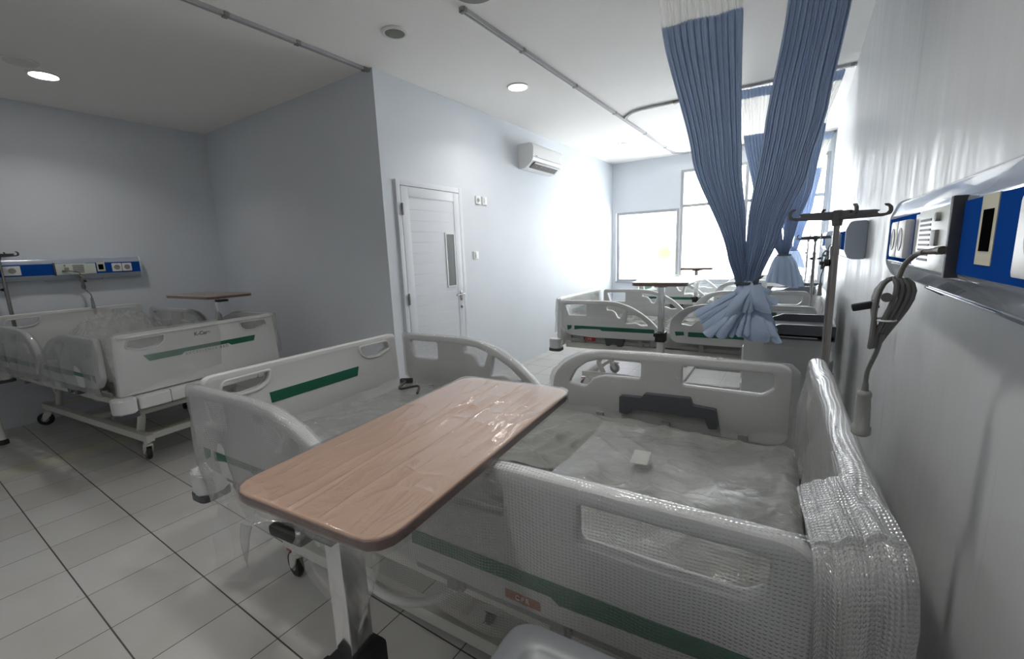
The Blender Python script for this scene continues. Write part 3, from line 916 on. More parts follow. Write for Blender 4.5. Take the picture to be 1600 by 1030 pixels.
def cushion(x0, x1, y0, y1, z0, z1, seed, amp, nu=130, nv=64, r=0.05):
    def fn(u, v):
        # unrolled section: side, top, side
        W = (y1 - y0); H = (z1 - z0 - r)
        tot = 2 * H + (W - 2 * r) + pi * r
        d = v * tot
        if d < H: y, z, k = y0, z0 + d, 0
        elif d < H + pi * r / 2:
            a = (d - H) / r; y, z, k = y0 + r - r * cos(a), z1 - r + r * sin(a), 0.5
        elif d < H + pi * r / 2 + W - 2 * r: y, z, k = y0 + r + d - H - pi * r / 2, z1, 1
        elif d < H + pi * r + W - 2 * r:
            a = (d - H - pi * r / 2 - W + 2 * r) / r; y, z, k = y1 - r + r * sin(a), z1 - r + r * cos(a), 0.5
        else: y, z, k = y1, z0 + tot - d, 0
        x = lerp(x0, x1, u)
        e = min(x - x0, x1 - x)
        if e < r: z -= (r - math.sqrt(max(r * r - (r - e) ** 2, 0))) * (1 if z > z1 - r else 0.3)
        wx, wy = x + 0.10 * nz3(x * 3, y * 3, seed), y + 0.10 * nz3(x * 3, y * 3, seed + 9)
        n1 = nz3(wx * 2.0 + seed, wy * 3.0, seed)
        n2 = (1 - abs(nz3(wx * 7 - wy * 3.5, wy * 2.2 + wx * 1.2, 3 + seed))) ** 4
        n3 = (1 - abs(nz3(wx * 3 + wy * 9 + 5, wy * 3 - wx * 5, 7 + seed))) ** 5
        z += k * amp * (n1 * 0.7 + n2 * 0.75 + n3 * 0.6 - 0.6)
        return (x, y, z)
    b = MB().grid(nu, nv, fn)
    bmesh.ops.holes_fill(b.bm, edges=[e for e in b.bm.edges if len(e.link_faces) == 1], sides=0)
    return b

def caster_parts(t, x, y, brake, swing):
    c = bpy.data.objects.new('caster', None); COL.objects.link(c); c.parent = t
    c.location = (x, y, 0); c.rotation_euler = (0, 0, swing)
    def fork():
        f = MB().lathe([(0, 0.15), (0.022, 0.15), (0.022, 0.128), (0.027, 0.126), (0.027, 0.112), (0, 0.112)])
        for s in (-1, 1):
            f.prism(fillet([(-0.028, 0.118), (0.03, 0.118), (0.042, 0.09), (0.045, 0.045), (0.028, 0.045), (-0.015, 0.085)], 0.01), s * 0.02 - 0.003, s * 0.02 + 0.003, 'y')
        f.box((0, 0, 0.118), (0.056, 0.046, 0.006), None, 0.002)
        return f.mesh('fork', M['cream'])
    fk = link('fork', cached('fork', fork), c)
    def wheel():
        return MB().lathe([(0, -0.013), (0.030, -0.013), (0.032, -0.015), (0.052, -0.014), (0.0575, -0.007), (0.0575, 0.007), (0.052, 0.014), (0.032, 0.015), (0.030, 0.013), (0, 0.013)],
                          (0.032, 0, 0.058), 28, 'y').mesh('wheel', M['black'])
    link('wheel', cached('wheel', wheel), c)
    def hub():
        return MB().lathe([(0, -0.0155), (0.028, -0.0155), (0.028, 0.0155), (0, 0.0155)], (0.032, 0, 0.058), 20, 'y').mesh('hub', M['grey'])
    link('hub', cached('hub', hub), c)
    if brake:
        def pedal():
            return MB().box((0.055, 0, 0.122), (0.05, 0.03, 0.010), Matrix.Rotation(rad(10), 3, 'Y'), 0.003).mesh('brake_pedal', M['red'])
        link('brake_pedal', cached('pedal', pedal), c)

def make_bed(label, loc, rz, wraps, board_wrap, mattress_cover=None, cord=False, lift=0.0, latch=True):
    """local frame: head at +x, foot at -x; 'n' rails are at -y, 'f' rails at +y"""
    t = thing('hospital_bed', label, 'hospital bed', loc, rz, 'hospital beds still in plastic wrapping')
    # --- base frame and casters
    def base():
        b = MB()
        for s in (-1, 1):
            b.box((0, s * 0.36, 0.175), (1.86, 0.05, 0.05), None, 0.006)
            b.box((s * 0.87, 0, 0.175), (0.05, 0.68, 0.045), None, 0.006)
        b.box((0, 0, 0.185), (0.06, 0.68, 0.04), None, 0.005)
        return b.mesh('base_frame', M['cream'])
    link('base_frame', cached('base', base), t)
    for sx in (-1, 1):
        for sy in (-1, 1):
            caster_parts(t, sx * 0.87, sy * 0.36, sx < 0, rad(20 if sy > 0 else -160) + sx * 0.5)
    def lift_arm():
        b = MB()
        b.tube(smooth_path([(0, 0, 0.185), (-0.05, 0, 0.29), (-0.035, 0, 0.33), (0.05, 0, 0.46)], 5), 0.024, 12)
        return b.mesh('lifting_arm', M['cream'])
    for sx in (-1, 1):
        for sy in (-1, 1):
            o = link('lifting_arm', cached('lift', lift_arm), t, (sx * 0.72, sy * 0.33, 0))
    def cross():
        return MB().cyl((0.0, -0.35, 0.33), (0.0, 0.35, 0.33), 0.022).mesh('cross_tube', M['cream'])
    for sx in (-1, 1): link('cross_tube', cached('cross', cross), t, (sx * 0.72 - 0.036, 0, 0))
    def actuator():
        return MB().box((0, 0, 0.36), (0.24, 0.10, 0.09), None, 0.012).cyl((0.1, 0, 0.36), (0.5, 0, 0.38), 0.022).mesh('actuator', M['dgrey'])
    link('actuator', cached('act', actuator), t)
    # --- deck
    def deck():
        b = MB()
        for s in (-1, 1):
            b.box((-0.02, s * 0.475, 0.49), (2.06, 0.04, 0.06), None, 0.006)
        for x in (-1.03, -0.5, 0.0, 0.5, 0.98): b.box((x, 0, 0.485), (0.05, 0.93, 0.04), None, 0.005)
        for (a, c) in ((-0.98, -0.32), (-0.30, 0.10), (0.12, 0.97)):
            b.box(((a + c) / 2, 0, 0.52), (c - a, 0.86, 0.016), None, 0.005)
        return b.mesh('deck_frame', M['cream'])
    link('deck_frame', cached('deck', deck), t)
    def brackets():
        b = MB()
        for s in (1,):
            for x in (-0.85, -0.55, -0.3, 0.2, 0.5, 0.8):
                b.box((x, s * 0.525, 0.545), (0.05, 0.07, 0.03), None, 0.004)
                b.box((x, s * 0.56, 0.59), (0.035, 0.022, 0.10), None, 0.004)
            b.box((-0.6, s * 0.535, 0.548), (0.75, 0.018, 0.03), None, 0.004)
            b.box((0.45, s * 0.535, 0.548), (0.8, 0.018, 0.03), None, 0.004)
        return b.mesh('rail_linkage', M['grey'])
    for sy in (-1, 1): link('rail_linkage', cached('brk', brackets), t).scale = (1, sy, 1)
    def relbox():
        b = MB()
        for s in (1,):
            b.prism(fillet([(-0.62, 0.60), (-0.44, 0.60), (-0.455, 0.525), (-0.50, 0.525), (-0.515, 0.55), (-0.555, 0.55), (-0.57, 0.525), (-0.605, 0.525)], 0.008), s * 0.555 - 0.03, s * 0.555 + 0.03, 'y')
        return b.mesh('rail_release', M['dgrey'])
    for sy in (-1, 1): link('rail_release', cached('rel', relbox), t).scale = (1, sy, 1)
    # --- bumpers
    def bump():
        b = MB()
        pr = fillet([(-0.055, -0.05), (0.055, -0.05), (0.06, 0.06), (-0.03, 0.065), (-0.065, 0.03)], 0.03)
        b.prism([(u, w) for u, w in pr], 0.455, 0.55, 'z')
        bmesh.ops.bevel(b.bm, geom=[e for e in b.bm.edges if e.calc_length() < 0.09 and abs(e.verts[0].co.z - e.verts[1].co.z) < 1e-4], offset=0.008, segments=2, affect='EDGES')
        return b.mesh('corner_bumper', M['rail'])
    def pad():
        pr = fillet([(-0.06, -0.054), (0.06, -0.054), (0.065, 0.064), (-0.035, 0.069), (-0.07, 0.032)], 0.03)
        return MB().prism(pr, 0.43, 0.456, 'z').mesh('rubber_pad', M['dgrey'])
    for sx in (-1, 1):
        for sy in (-1, 1):
            X = 1.135 if sx < 0 else 1.02
            o = link('corner_bumper', cached('bump', bump), t, (sx * X, sy * 0.535, 0))
            o.scale = (-sx, sy, 1)
            link('rubber_pad', cached('pad', pad), o)
    def bar():
        b = MB().box((-1.145, 0, 0.503), (0.075, 0.95, 0.085), None, 0.02, 3)
        return b.mesh('foot_bumper_bar', M['abs'])
    fb = link('foot_bumper_bar', cached('fbar', bar), t)
    for sy in (-1, 1): link('seam', cached('fseam', lambda: MB().box((-1.146, 0, 0.503), (0.0765, 0.003, 0.0865), None, 0.0, 3).mesh('seam', M['ink2'])), fb, (0, sy * 0.30, 0))
    # --- boards
    def fboard(): return plate([(x, z) for x, z in BOARD], board_holes(), 0.038, 0.009, M['abs'], 'footboard', 'yz', -1.10, r=[0.02, 0.03, 0.03, 0.02, 0.02, 0.02], rh=0.016)
    f = link('footboard', cached('fboard', fboard), t)
    def fgr():
        g = plate([(-0.27, 0.808), (0.235, 0.808), (0.222, 0.757), (-0.265, 0.757)], [], 0.003, 0.0005, M['green'], 'g', 'yz', -1.0805, r=0)
        b = MB(); b.add_mesh(g)
        g2 = plate([(-0.36, 0.795), (0.39, 0.795), (0.36, 0.752), (0.17, 0.752), (0.15, 0.768), (-0.15, 0.768), (-0.17, 0.752), (-0.345, 0.752)], [], 0.003, 0.0005, M['green'], 'g', 'yz', -1.1195, r=0)
        b.add_mesh(g2)
        return b.mesh('green_stripe', M['green'], smooth=False)
    link('green_stripe', cached('fgr', fgr), f)
    def rimbar():
        b = MB()
        for h in board_holes():
            ph = fillet(h, 0.016)
            for dx in (-1.1195, -1.0805):
                b.tube([(dx, y, z) for y, z in ph], 0.006, 6, closed=True)
        b.tube([(-1.119, -0.51, 0.926), (-1.121, 0, 0.929), (-1.119, 0.51, 0.926)], 0.010, 8)
        return b.mesh('moulded_rim', M['abs'])
    link('moulded_rim', cached('frim', rimbar), f)
    RX = Matrix(((0, 0, -1, -1.1195), (-1, 0, 0, 0), (0, 1, 0, 0), (0, 0, 0, 1)))
    link('lettering', cached('flet', lambda: text_mesh('EXCELLENCE BED', 0.026, M['ink2'], 'lettering', Matrix.Translation((0, 0, 0.752)) @ RX, 1.5)), f)
    link('logo', cached('flog', lambda: text_mesh('K-Care', 0.036, M['ink'], 'logo', Matrix.Translation((0, 0.02, 0.878)) @ RX, 1.0, bold=0.0012)), f)
    def hboard(): return plate([(x * 0.98, z + 0.05 if z > 0.7 else z) for x, z in BOARD], board_holes(0.045), 0.038, 0.009, M['abs'], 'headboard', 'yz', 1.02, r=[0.03, 0.05, 0.05, 0.03, 0.02, 0.02], rh=0.016)
    hb = link('headboard', cached('hboard', hboard), t)
    def hrim():
        return MB().tube([(1.0005, y, z) for y, z in fillet(board_holes(0.045)[0], 0.016)], 0.006, 6, closed=True).mesh('moulded_rim', M['abs'])
    for sy in (-1, 1): link('moulded_rim', cached('hrim', hrim), hb).scale = (1, sy, 1)
    # --- rails
    for side, sy in (('n', -1), ('f', 1)):
        for end, OUT, HO, GR in (('foot', FOOT, FOOT_H, FOOT_G), ('head', HEAD, HEAD_H, HEAD_G)):
            r = link('side_rail', cached('rail_' + end, lambda: plate(OUT, HO, 0.038, 0.010, M['rail'], 'side_rail', 'xz', 0, r=0.035, rh=0.014)), t, (0, sy * RY, 0))
            def grn():
                b = MB()
                for g in GR: b.add_mesh(plate(g, [], 0.003, 0.0005, M['green'], 'g', 'xz', -0.0195, r=0))
                return b.mesh('green_stripe', M['green'], smooth=False)
            g = link('green_stripe', cached('grn_' + end, grn), r)
            if sy > 0: g.scale = (1, -1, 1)
            if end == 'head' and latch:
                def lat():
                    b = MB()
                    pr = [(0.30, 0.74), (0.40, 0.745), (0.41, 0.765), (0.60, 0.77), (0.61, 0.74), (0.70, 0.735), (0.71, 0.655), (0.675, 0.65), (0.66, 0.69), (0.36, 0.69), (0.34, 0.66), (0.30, 0.66)]
                    b.prism(fillet(pr, 0.008), 0.012, 0.05, 'y')
                    return b.mesh('release_handle', M['dgrey'])
                o = link('release_handle', cached('latch', lat), r)
                if sy > 0: o.scale = (1, -1, 1)
            w = wraps.get(side + end)
            if w:
                zo, zi, seed, m, kw = w
                wr = link('plastic_wrap', wrap_mesh(OUT, 0.038, zo, zi, seed, m, **kw), r, label='bubble wrap' if m in (M['bubble'], M['loose']) else 'clear plastic film')
                if sy > 0: wr.scale = (1, -1, 1)
    for key, host, x in (('foot', f, -1.10), ('head', hb, 1.02)):
        if key in board_wrap:
            prof, zo, zi, seed, m, kw = board_wrap[key]
            o = link('plastic_wrap', wrap_mesh(prof, 0.038, zo, zi, seed, m, plane='yz', **kw), host, (x, 0, 0), label='bubble wrap' if m in (M['bubble'], M['loose']) else 'clear plastic film')
    # --- mattress
    mt = link('mattress', cached('mattress', lambda: cushion(-0.99, 0.985, -0.50, 0.50, 0.53, 0.66, 2.0, 0.028, 260, 150).mesh('mattress', M['mattress'], angle=3)), t)
    if mattress_cover: mattress_cover(mt)
    # --- CPR label on the deck side
    for s in (-1, 1):
        lb = link('cpr_label', cached('cpr%d' % s, lambda: MB().box((-0.79, s * 0.547, 0.567), (0.14, 0.006, 0.034)).mesh('cpr_label', M['red'])), t)
        X = Matrix.Translation((-0.79, s * 0.5505, 0.567)) @ (Matrix.Rotation(0 if s < 0 else pi, 4, 'Z')) @ Matrix.Rotation(pi / 2, 4, 'X')
        link('lettering', cached('cprt%d' % s, lambda: text_mesh('CPR', 0.030, M['white'], 'lettering', X, 1.35)), lb)
    if cord:
        st = link('warning_sticker', (MB().box((0.43, -RY - 0.0205, 0.632), (0.09, 0.002, 0.022)), mat('orange_sticker', (0.34, 0.12, 0.05), 0.4)), t)
        link('lettering', text_mesh('CPR', 0.017, M['white'], 'lettering', Matrix.Translation((0.43, -RY - 0.0222, 0.632)) @ Matrix.Rotation(pi / 2, 4, 'X'), 1.3), st)
        b = MB()
        b.tube(smooth_path([(-0.42, -0.40, 0.46), (-0.36, -0.47, 0.40), (-0.25, -0.50, 0.345), (-0.10, -0.50, 0.325), (0.03, -0.46, 0.35), (0.10, -0.38, 0.40), (0.15, -0.30, 0.47)]), 0.014, 10)
        link('power_cord', (b, film_mat('wrapped_cord_film', 0.1, 0.85, 30, 0.9, rough=0.15)), t)
        link('pedal_box', (MB().box((0.12, -0.20, 0.235), (0.36, 0.12, 0.07), None, 0.008), M['cream']), t)
    return t

C_ = lambda v: (lambda x: v)
def flap(base, amp, seed, fr=6.0): return lambda x: base + amp * nz3(x * fr, seed, 0.3)

def foot_cover(mt):
    """clear sheet gathered over the foot half of the mattress"""
    def fn(u, v):
        x = lerp(-0.97, -0.15, u); y = lerp(-0.49, 0.49, v)
        z = 0.695 + 0.020 * (nz3(x * 6, y * 6, 1.1) + 0.5 * nz3(x * 14, y * 14, 4))
        e = min(v, 1 - v)
        if e < 0.05: z -= (0.05 - e) * 1.0
        return (x, y, z)
    link('plastic_cover', (MB().grid(90, 70, fn, lambda a, b: (a, b * 0.94)), M['loose']), mt, label='clear plastic over the mattress foot')
    s = MB()
    s.tube(smooth_path([(-0.86, 0.33, 0.725), (-0.80, 0.30, 0.735), (-0.76, 0.22, 0.725), (-0.68, 0.27, 0.735), (-0.62, 0.2, 0.725)]), 0.006, 6)
    s.box((-0.87, 0.38, 0.71), (0.07, 0.03, 0.025), Matrix.Rotation(0.6, 3, 'Z'), 0.006)
    link('strap', (s, M['black']), mt)
    def fn2(u, v):
        x = lerp(0.30, 0.97, u); y = lerp(-0.47, 0.32, v)
        z = 0.700 + 0.02 * nz3(x * 5 + 3, y * 5, 9.1) + 0.07 * max(0, 1 - ((x - 0.88) ** 2 + (y + 0.36) ** 2) / 0.03)
        return (x, y, z)
    link('plastic_sheet', (MB().grid(60, 60, fn2, lambda a, b: (a, b)), M['thinfilm']), mt, label='clear plastic sheet at the head end')
    link('tape_patch', (MB().box((0.52, 0.06, 0.70), (0.055, 0.10, 0.003), Matrix.Rotation(0.1, 3, 'Z')), M['label']), mt)

def near_bed():
    bw = M['bubble']
    wraps = dict(
        nhead=(flap(0.50, 0.02, 1), flap(0.66, 0.02, 2), 1.0, bw, dict(step=0.008, puff=0.008, fold=0.004)),
        nfoot=(flap(0.53, 0.06, 3, 5), flap(0.66, 0.02, 4), 2.2, M['loose'], dict(step=0.008, puff=0.026, fold=0.03)),
        fhead=(flap(0.56, 0.03, 5), flap(0.66, 0.02, 6), 3.1, bw, dict(step=0.010, puff=0.008, fold=0.004)),
        ffoot=(flap(0.58, 0.03, 7), flap(0.67, 0.02, 8), 4.4, bw, dict(step=0.010, puff=0.010, fold=0.005)))
    hp = [(-0.62, 0.90), (-0.60, 0.94), (-0.56, 0.968), (-0.50, 0.99), (-0.42, 0.998), (0.42, 0.998), (0.47, 0.99), (0.515, 0.96), (0.53, 0.90)]
    boards = dict(head=(hp, flap(0.66, 0.03, 10), flap(0.40, 0.06, 9, 4), 5.0, M['loose'], dict(step=0.009, puff=0.026, fold=0.02, flare=0.0)))
    bed = make_bed('nearest hospital bed, its rails in bubble wrap, under the tan overbed table', (-0.93, 1.295, 0), rad(2.5), wraps, boards, foot_cover, cord=True)
    def corner(u, v):
        # loose sheet laid from the end of the near rail across to the headboard, then hanging down outside
        d = v * 0.80
        x = lerp(0.93 + 0.05 * v, 1.028 + 0.03 * min(1, v * 2.5), u)
        if d < 0.20: y = -0.44 - d * 0.9; zz = 0.955 + 0.045 * u + 0.012 * sin(pi * u)
        else:
            a = min((d - 0.20) / 0.05, pi / 2)
            y = -0.62 - 0.05 * sin(a) + 0.006; zz = 0.955 + 0.045 * u - 0.05 * (1 - cos(a)) - max(0, d - 0.20 - 0.05 * pi / 2)
        m = min(1, v * 2)
        y += (0.007 * sin(u * 11 + 2 * v) + 0.010 * nz3(u * 4, v * 5, 2)) * m
        zz += 0.008 * nz3(u * 6, v * 9, 5)
        return (x, y, zz)
    link('corner_wrap', (MB().grid(34, 110, corner, lambda a, b: (a * 0.16, b * 0.8)), M['loose']), bed, label='bubble wrap sheet bridging the head corner')
    return bed
near_bed()

def mid_bed():
    fl = M['film']
    fp = [(-0.53, 0.90), (-0.515, 0.95), (-0.49, 0.955), (0.49, 0.955), (0.515, 0.95), (0.53, 0.90)]
    hp = [(x, z + 0.05) for x, z in fp]
    boards = dict(foot=(fp, flap(0.60, 0.03, 19), flap(0.66, 0.03, 18), 7.0, M['loose'], dict(step=0.014, puff=0.02)),
                  head=(hp, flap(0.62, 0.03, 19), flap(0.62, 0.03, 18), 8.0, fl, dict(step=0.014, puff=0.03)))
    return make_bed('middle hospital bed with bare grey rails and a red CPR label, behind the knotted curtain', (-0.86, 4.32, 0), rad(1.5), {}, boards)
mid_bed()

def far_bed():
    fp = [(-0.53, 0.95), (-0.515, 1.0), (-0.49, 1.005), (0.49, 1.005), (0.515, 1.0), (0.53, 0.95)]
    boards = dict(head=(fp, flap(0.62, 0.03, 19), flap(0.62, 0.03, 18), 9.0, M['film'], dict(step=0.016, puff=0.03)))
    return make_bed('farthest hospital bed, right below the bright windows', (-0.92, 6.93, 0), rad(1.0), {}, boards)
far_bed()

def left_cover(mt):
    def fn(u, v):
        x = lerp(-0.05, 0.45, u); y = lerp(-0.34, 0.36, v)
        b = max(0, 1 - (2 * u - 1) ** 2) * max(0, 1 - (2 * v - 1) ** 2)
        cr = (1 - abs(nz3(x * 9, y * 9, 2))) ** 3 + 0.6 * (1 - abs(nz3(x * 19, y * 19, 5))) ** 3
        z = 0.67 + 0.24 * b ** 0.5 + 0.07 * cr * b ** 0.5
        return (x, y, z)
    link('plastic_cover', (MB().grid(110, 130, fn, lambda a, b: (a, b)), M['film']), mt, label='crumpled clear plastic heaped on the mattress')
def left_bed():
    bw = M['bubble']; fl = M['film']
    wraps = dict(
        fhead=(flap(0.56, 0.02, 21), flap(0.66, 0.02, 22), 11.0, M['loose'], dict(step=0.014, puff=0.012)),
        ffoot=(flap(0.56, 0.03, 23, 5), flap(0.66, 0.02, 24), 12.2, M['loose'], dict(step=0.012, puff=0.02, fold=0.016)),
        nhead=(flap(0.6, 0.02, 25), flap(0.66, 0.02, 26), 13.1, fl, dict(step=0.016, puff=0.01)),
        nfoot=(flap(0.6, 0.02, 27), flap(0.67, 0.02, 28), 14.4, fl, dict(step=0.016, puff=0.01)))
    fp = [(-0.08, 0.955), (0.1, 0.957), (0.3, 0.96), (0.49, 0.955), (0.525, 0.93), (0.545, 0.86)]
    boards = dict(foot=(fp, lambda x: 0.62 - 0.10 * (x - 0.1) + 0.02 * nz3(x * 8, 3, 1), flap(0.66, 0.02, 29), 15.0, fl, dict(step=0.008, puff=0.02, fold=0.006)))
    return make_bed('hospital bed in the dark left bay, its green striped footboard half wrapped', (-4.70, 1.25, 0.03), pi + rad(6.0), wraps, boards, left_cover)
left_bed()

# ------------------------------------------------------------------ overbed tables
def overbed_table(label, loc, rz, ztop, clear, bag=False, post=(0.02, -0.36), w=0.405, l=0.83, lever=True, low=0.6):
    """local: long side along y, post at the -y end"""
    t = thing('overbed_table', label, 'overbed table', loc, rz, 'wheeled overbed tables')
    hw, hl = w / 2, l / 2
    tp = plate([(-hw, -hl), (hw, -hl), (hw, hl), (-hw, hl)], [], 0.026, 0.004, M['wood'], 'table_top', 'xy', ztop - 0.013, r=0.06)
    top = link('table_top', tp, t)
    eb = plate([(-hw - 0.0015, -hl - 0.0015), (hw + 0.0015, -hl - 0.0015), (hw + 0.0015, hl + 0.0015), (-hw - 0.0015, hl + 0.0015)], [], 0.019, 0.003, M['edge'], 'edge_band', 'xy', ztop - 0.0135, r=0.06)
    link('edge_band', eb, top)
    def fn(u, v):
        # sheet over the top, folded a little under the edges
        a = (u * 2 - 1) * (hw + 0.03); b = (v * 2 - 1) * (hl + 0.03)
        x = max(-hw - 0.004, min(hw + 0.004, a)); y = max(-hl - 0.004, min(hl + 0.004, b))
        # round the corners the way the table does
        rc = 0.045
        qx, qy = abs(x) - (hw - rc), abs(y) - (hl - rc)
        if qx > 0 and qy > 0:
            d = math.hypot(qx, qy)
            if d > rc:
                k = rc / d
                x = math.copysign(hw - rc + qx * k + 0.002, x); y = math.copysign(hl - rc + qy * k + 0.002, y)
        ov = max(abs(a) - hw, abs(b) - hl, 0)
        wx = x + 0.02 * nz3(x * 9, y * 6, 3 + rz)
        cr = (1 - abs(nz3(wx * 22 + 1.5 * y, y * 3.2, rz * 9))) ** 8 * 0.3 + (1 - abs(nz3(wx * 10 - y * 7, y * 9 + wx * 6, 5 + rz * 9))) ** 10 * 0.9 * max(0, nz3(x * 4, y * 4, 11) + 0.25)
        cr += max(0, 1 - abs(x + 0.03 + 0.04 * y) / 0.006) * 0.9 + max(0, 1 - abs(x - 0.05 + 0.03 * y) / 0.005) * 0.6
        z = ztop + 0.0030 + 0.0042 * cr + 0.003 * nz3(x * 12, y * 7, 2) * (1 - ov * 20 if ov < 0.05 else 0) - ov * 1.1
        return (x, y, z)
    if clear:
        b = MB().grid(150, 260, fn) if bag else MB().grid(60, 110, fn)
        if bag:
            # loose skirt of film hanging from the near end
            def sk(u, v):
                a = lerp(-1, 1, u)
                x = a * (hw + 0.012); y = -hl - 0.012
                drop = (0.012 + 0.17 * max(0, 1 - ((a + 0.85) / 0.42) ** 2) + 0.16 * max(0, 1 - ((a - 0.70) / 0.36) ** 2)) * v
                y += 0.02 * sin(a * 9 + 2 * v) * v - 0.012 * v; x += 0.012 * sin(a * 13) * v
                return (x, y + 0.02 * nz3(x * 9, v * 3, 2) * v, ztop - 0.006 - drop)
            b.grid(60, 24, sk)
            def sk2(u, v):
                a = lerp(-1, -0.2, u)
                y = a * hl; x = -hw - 0.012
                drop = (0.16 * max(0, 1 - ((a + 1.0) / 0.7) ** 2)) * v
                return (x - 0.02 * sin(a * 16) * v, y, ztop - 0.006 - drop)
            b.grid(40, 16, sk2)
        link('plastic_wrap', (b, M['tfilm']), top, label='clear plastic film with creases')
    px, py = post
    def sq(z0, z1, s, bev): return MB().box((px, py, (z0 + z1) / 2), (s * 0.9, s * 1.15, z1 - z0), None, bev)
    link('upper_column', (sq(low, ztop - 0.03, 0.046, 0.004), M['chrome']), t)
    link('top_bracket', (MB().box((px, py + 0.09, ztop - 0.033), (0.09, 0.30, 0.012), None, 0.003), M['dgrey']), t)
    cl = MB().box((px, py, low + 0.015), (0.075, 0.09, 0.075), None, 0.01).box((px - 0.02, py - 0.045, low + 0.035), (0.05, 0.03, 0.03), None, 0.008)
    link('column_collar', (cl, M['black']), t)
    link('lower_column', (sq(0.09, low + 0.01, 0.056, 0.006), M['cream']), t)
    if lever:
        link('height_lever', (MB().box((px - 0.062, -hl + 0.012, ztop - 0.043), (0.09, 0.05, 0.020), None, 0.008), M['black']), t)
    bs = MB().box((px, 0.0, 0.085), (0.06, 0.80, 0.03), None, 0.006)
    for yy in (-0.38, 0.38): bs.box((px, yy, 0.085), (0.44 if yy < 0 else 0.38, 0.05, 0.03), None, 0.006)
    link('base', (bs, M['cream']), t)
    for yy in (-0.38, 0.38):
        for s in (-1, 1):
            xx = px + s * (0.2 if yy < 0 else 0.17)
            w_ = MB().lathe([(0, -0.011), (0.024, -0.011), (0.0285, -0.006), (0.0285, 0.006), (0.024, 0.011), (0, 0.011)], (xx, yy, 0.029), 18, 'x')
            w_.box((xx, yy, 0.062), (0.03, 0.03, 0.02), None, 0.004)
            link('caster', (w_, M['black']), t)
    return t
overbed_table('large tan overbed table wrapped in clear film, standing over the nearest bed', (-0.75, 0.775, 0), rad(5), 0.965, True, True, post=(0.045, -0.355))
overbed_table('raised overbed table with film hanging off its top, over the middle bed', (-0.885, 3.66, 0), rad(2), 1.14, True, post=(0.0, -0.27), w=0.40, l=0.80, low=0.70, lever=False)
overbed_table('small distant overbed table in front of the bright window', (-1.12, 6.30, 0), rad(0), 1.12, False, post=(0.0, -0.30), w=0.38, l=0.80, low=0.70, lever=False)
overbed_table('thin overbed table standing behind the bed in the dark left bay', (-4.60, 1.83, 0), rad(93), 1.12, True, post=(-0.02, -0.16), w=0.38, l=0.80, low=0.6)

# ------------------------------------------------------------------ drip poles
def hook_head(m):
    b = MB()
    for k, a in enumerate((0.05, pi / 2 + 0.35, pi + 0.05, 1.5 * pi + 0.35)):
        L = 0.145 if k % 2 == 0 else 0.125
        pr = [(0.0, -0.014), (L - 0.02, -0.010), (L + 0.001, -0.004), (L + 0.006, 0.008), (L + 0.004, 0.022), (L - 0.006, 0.032), (L - 0.020, 0.033), (L - 0.017, 0.026),
              (L - 0.008, 0.022), (L - 0.006, 0.010), (L - 0.012, 0.0015), (L - 0.03, 0.0), (L - 0.036, 0.005), (L - 0.028, 0.012), (L - 0.04, 0.015), (0.0, 0.016)]
        pl = plate(pr, [], 0.009, 0.002, m, 'h', 'xz', 0, r=0.003)
        b.add_mesh(pl, Matrix.Rotation(a, 4, 'Z'))
    b.lathe([(0, -0.035), (0.014, -0.035), (0.017, -0.014), (0.017, 0.016), (0.012, 0.020), (0, 0.020)])
    return b.mesh('hook_head', m)
def drip_pole(label, x, y, z0, z1, split, rz=0.0, knob=True):
    t = thing('drip_pole', label, 'IV pole', (x, y, z0), rz, 'steel drip poles at the bed heads')
    link('lower_pole', (MB().cyl((0, 0, 0), (0, 0, split - z0), 0.0135, 18).lathe([(0, split - z0), (0.0145, split - z0), (0.0145, split - z0 - 0.03), (0, split - z0 - 0.03)]), M['steel']), t)
    link('upper_pole', (MB().cyl((0, 0, split - z0 - 0.05), (0, 0, z1 - z0 - 0.02), 0.0095, 16), M['steel']), t)
    link('hook_head', cached('hook', lambda: hook_head(M['hook'])), t, (0, 0, z1 - z0))
    if knob:
        link('clamp_knob', (MB().lathe([(0, 0), (0.006, 0), (0.006, 0.012), (0.013, 0.014), (0.013, 0.028), (0, 0.03)], (-0.042, 0, split - z0 - 0.06), 14, 'x'), M['black']), t)
    link('socket_sleeve', (MB().lathe([(0, 0.0), (0.02, 0.0), (0.02, 0.07), (0, 0.07)]), M['grey']), t)
drip_pole('tall steel drip pole with four grey hooks between the nearest bed head and the wall', 0.095, 1.97, 0.40, 1.485, 1.38)
drip_pole('second drip pole farther along the right wall, at the middle bed head', 0.09, 4.98, 0.40, 1.43, 1.30)
drip_pole('thin drip pole farthest down the right wall, at the far bed head', 0.055, 7.575, 0.40, 1.43, 1.30)
drip_pole('drip pole at the left edge beside the bed in the dark bay', -5.735, 0.745, 0.40, 1.53, 1.30, rz=0.75)

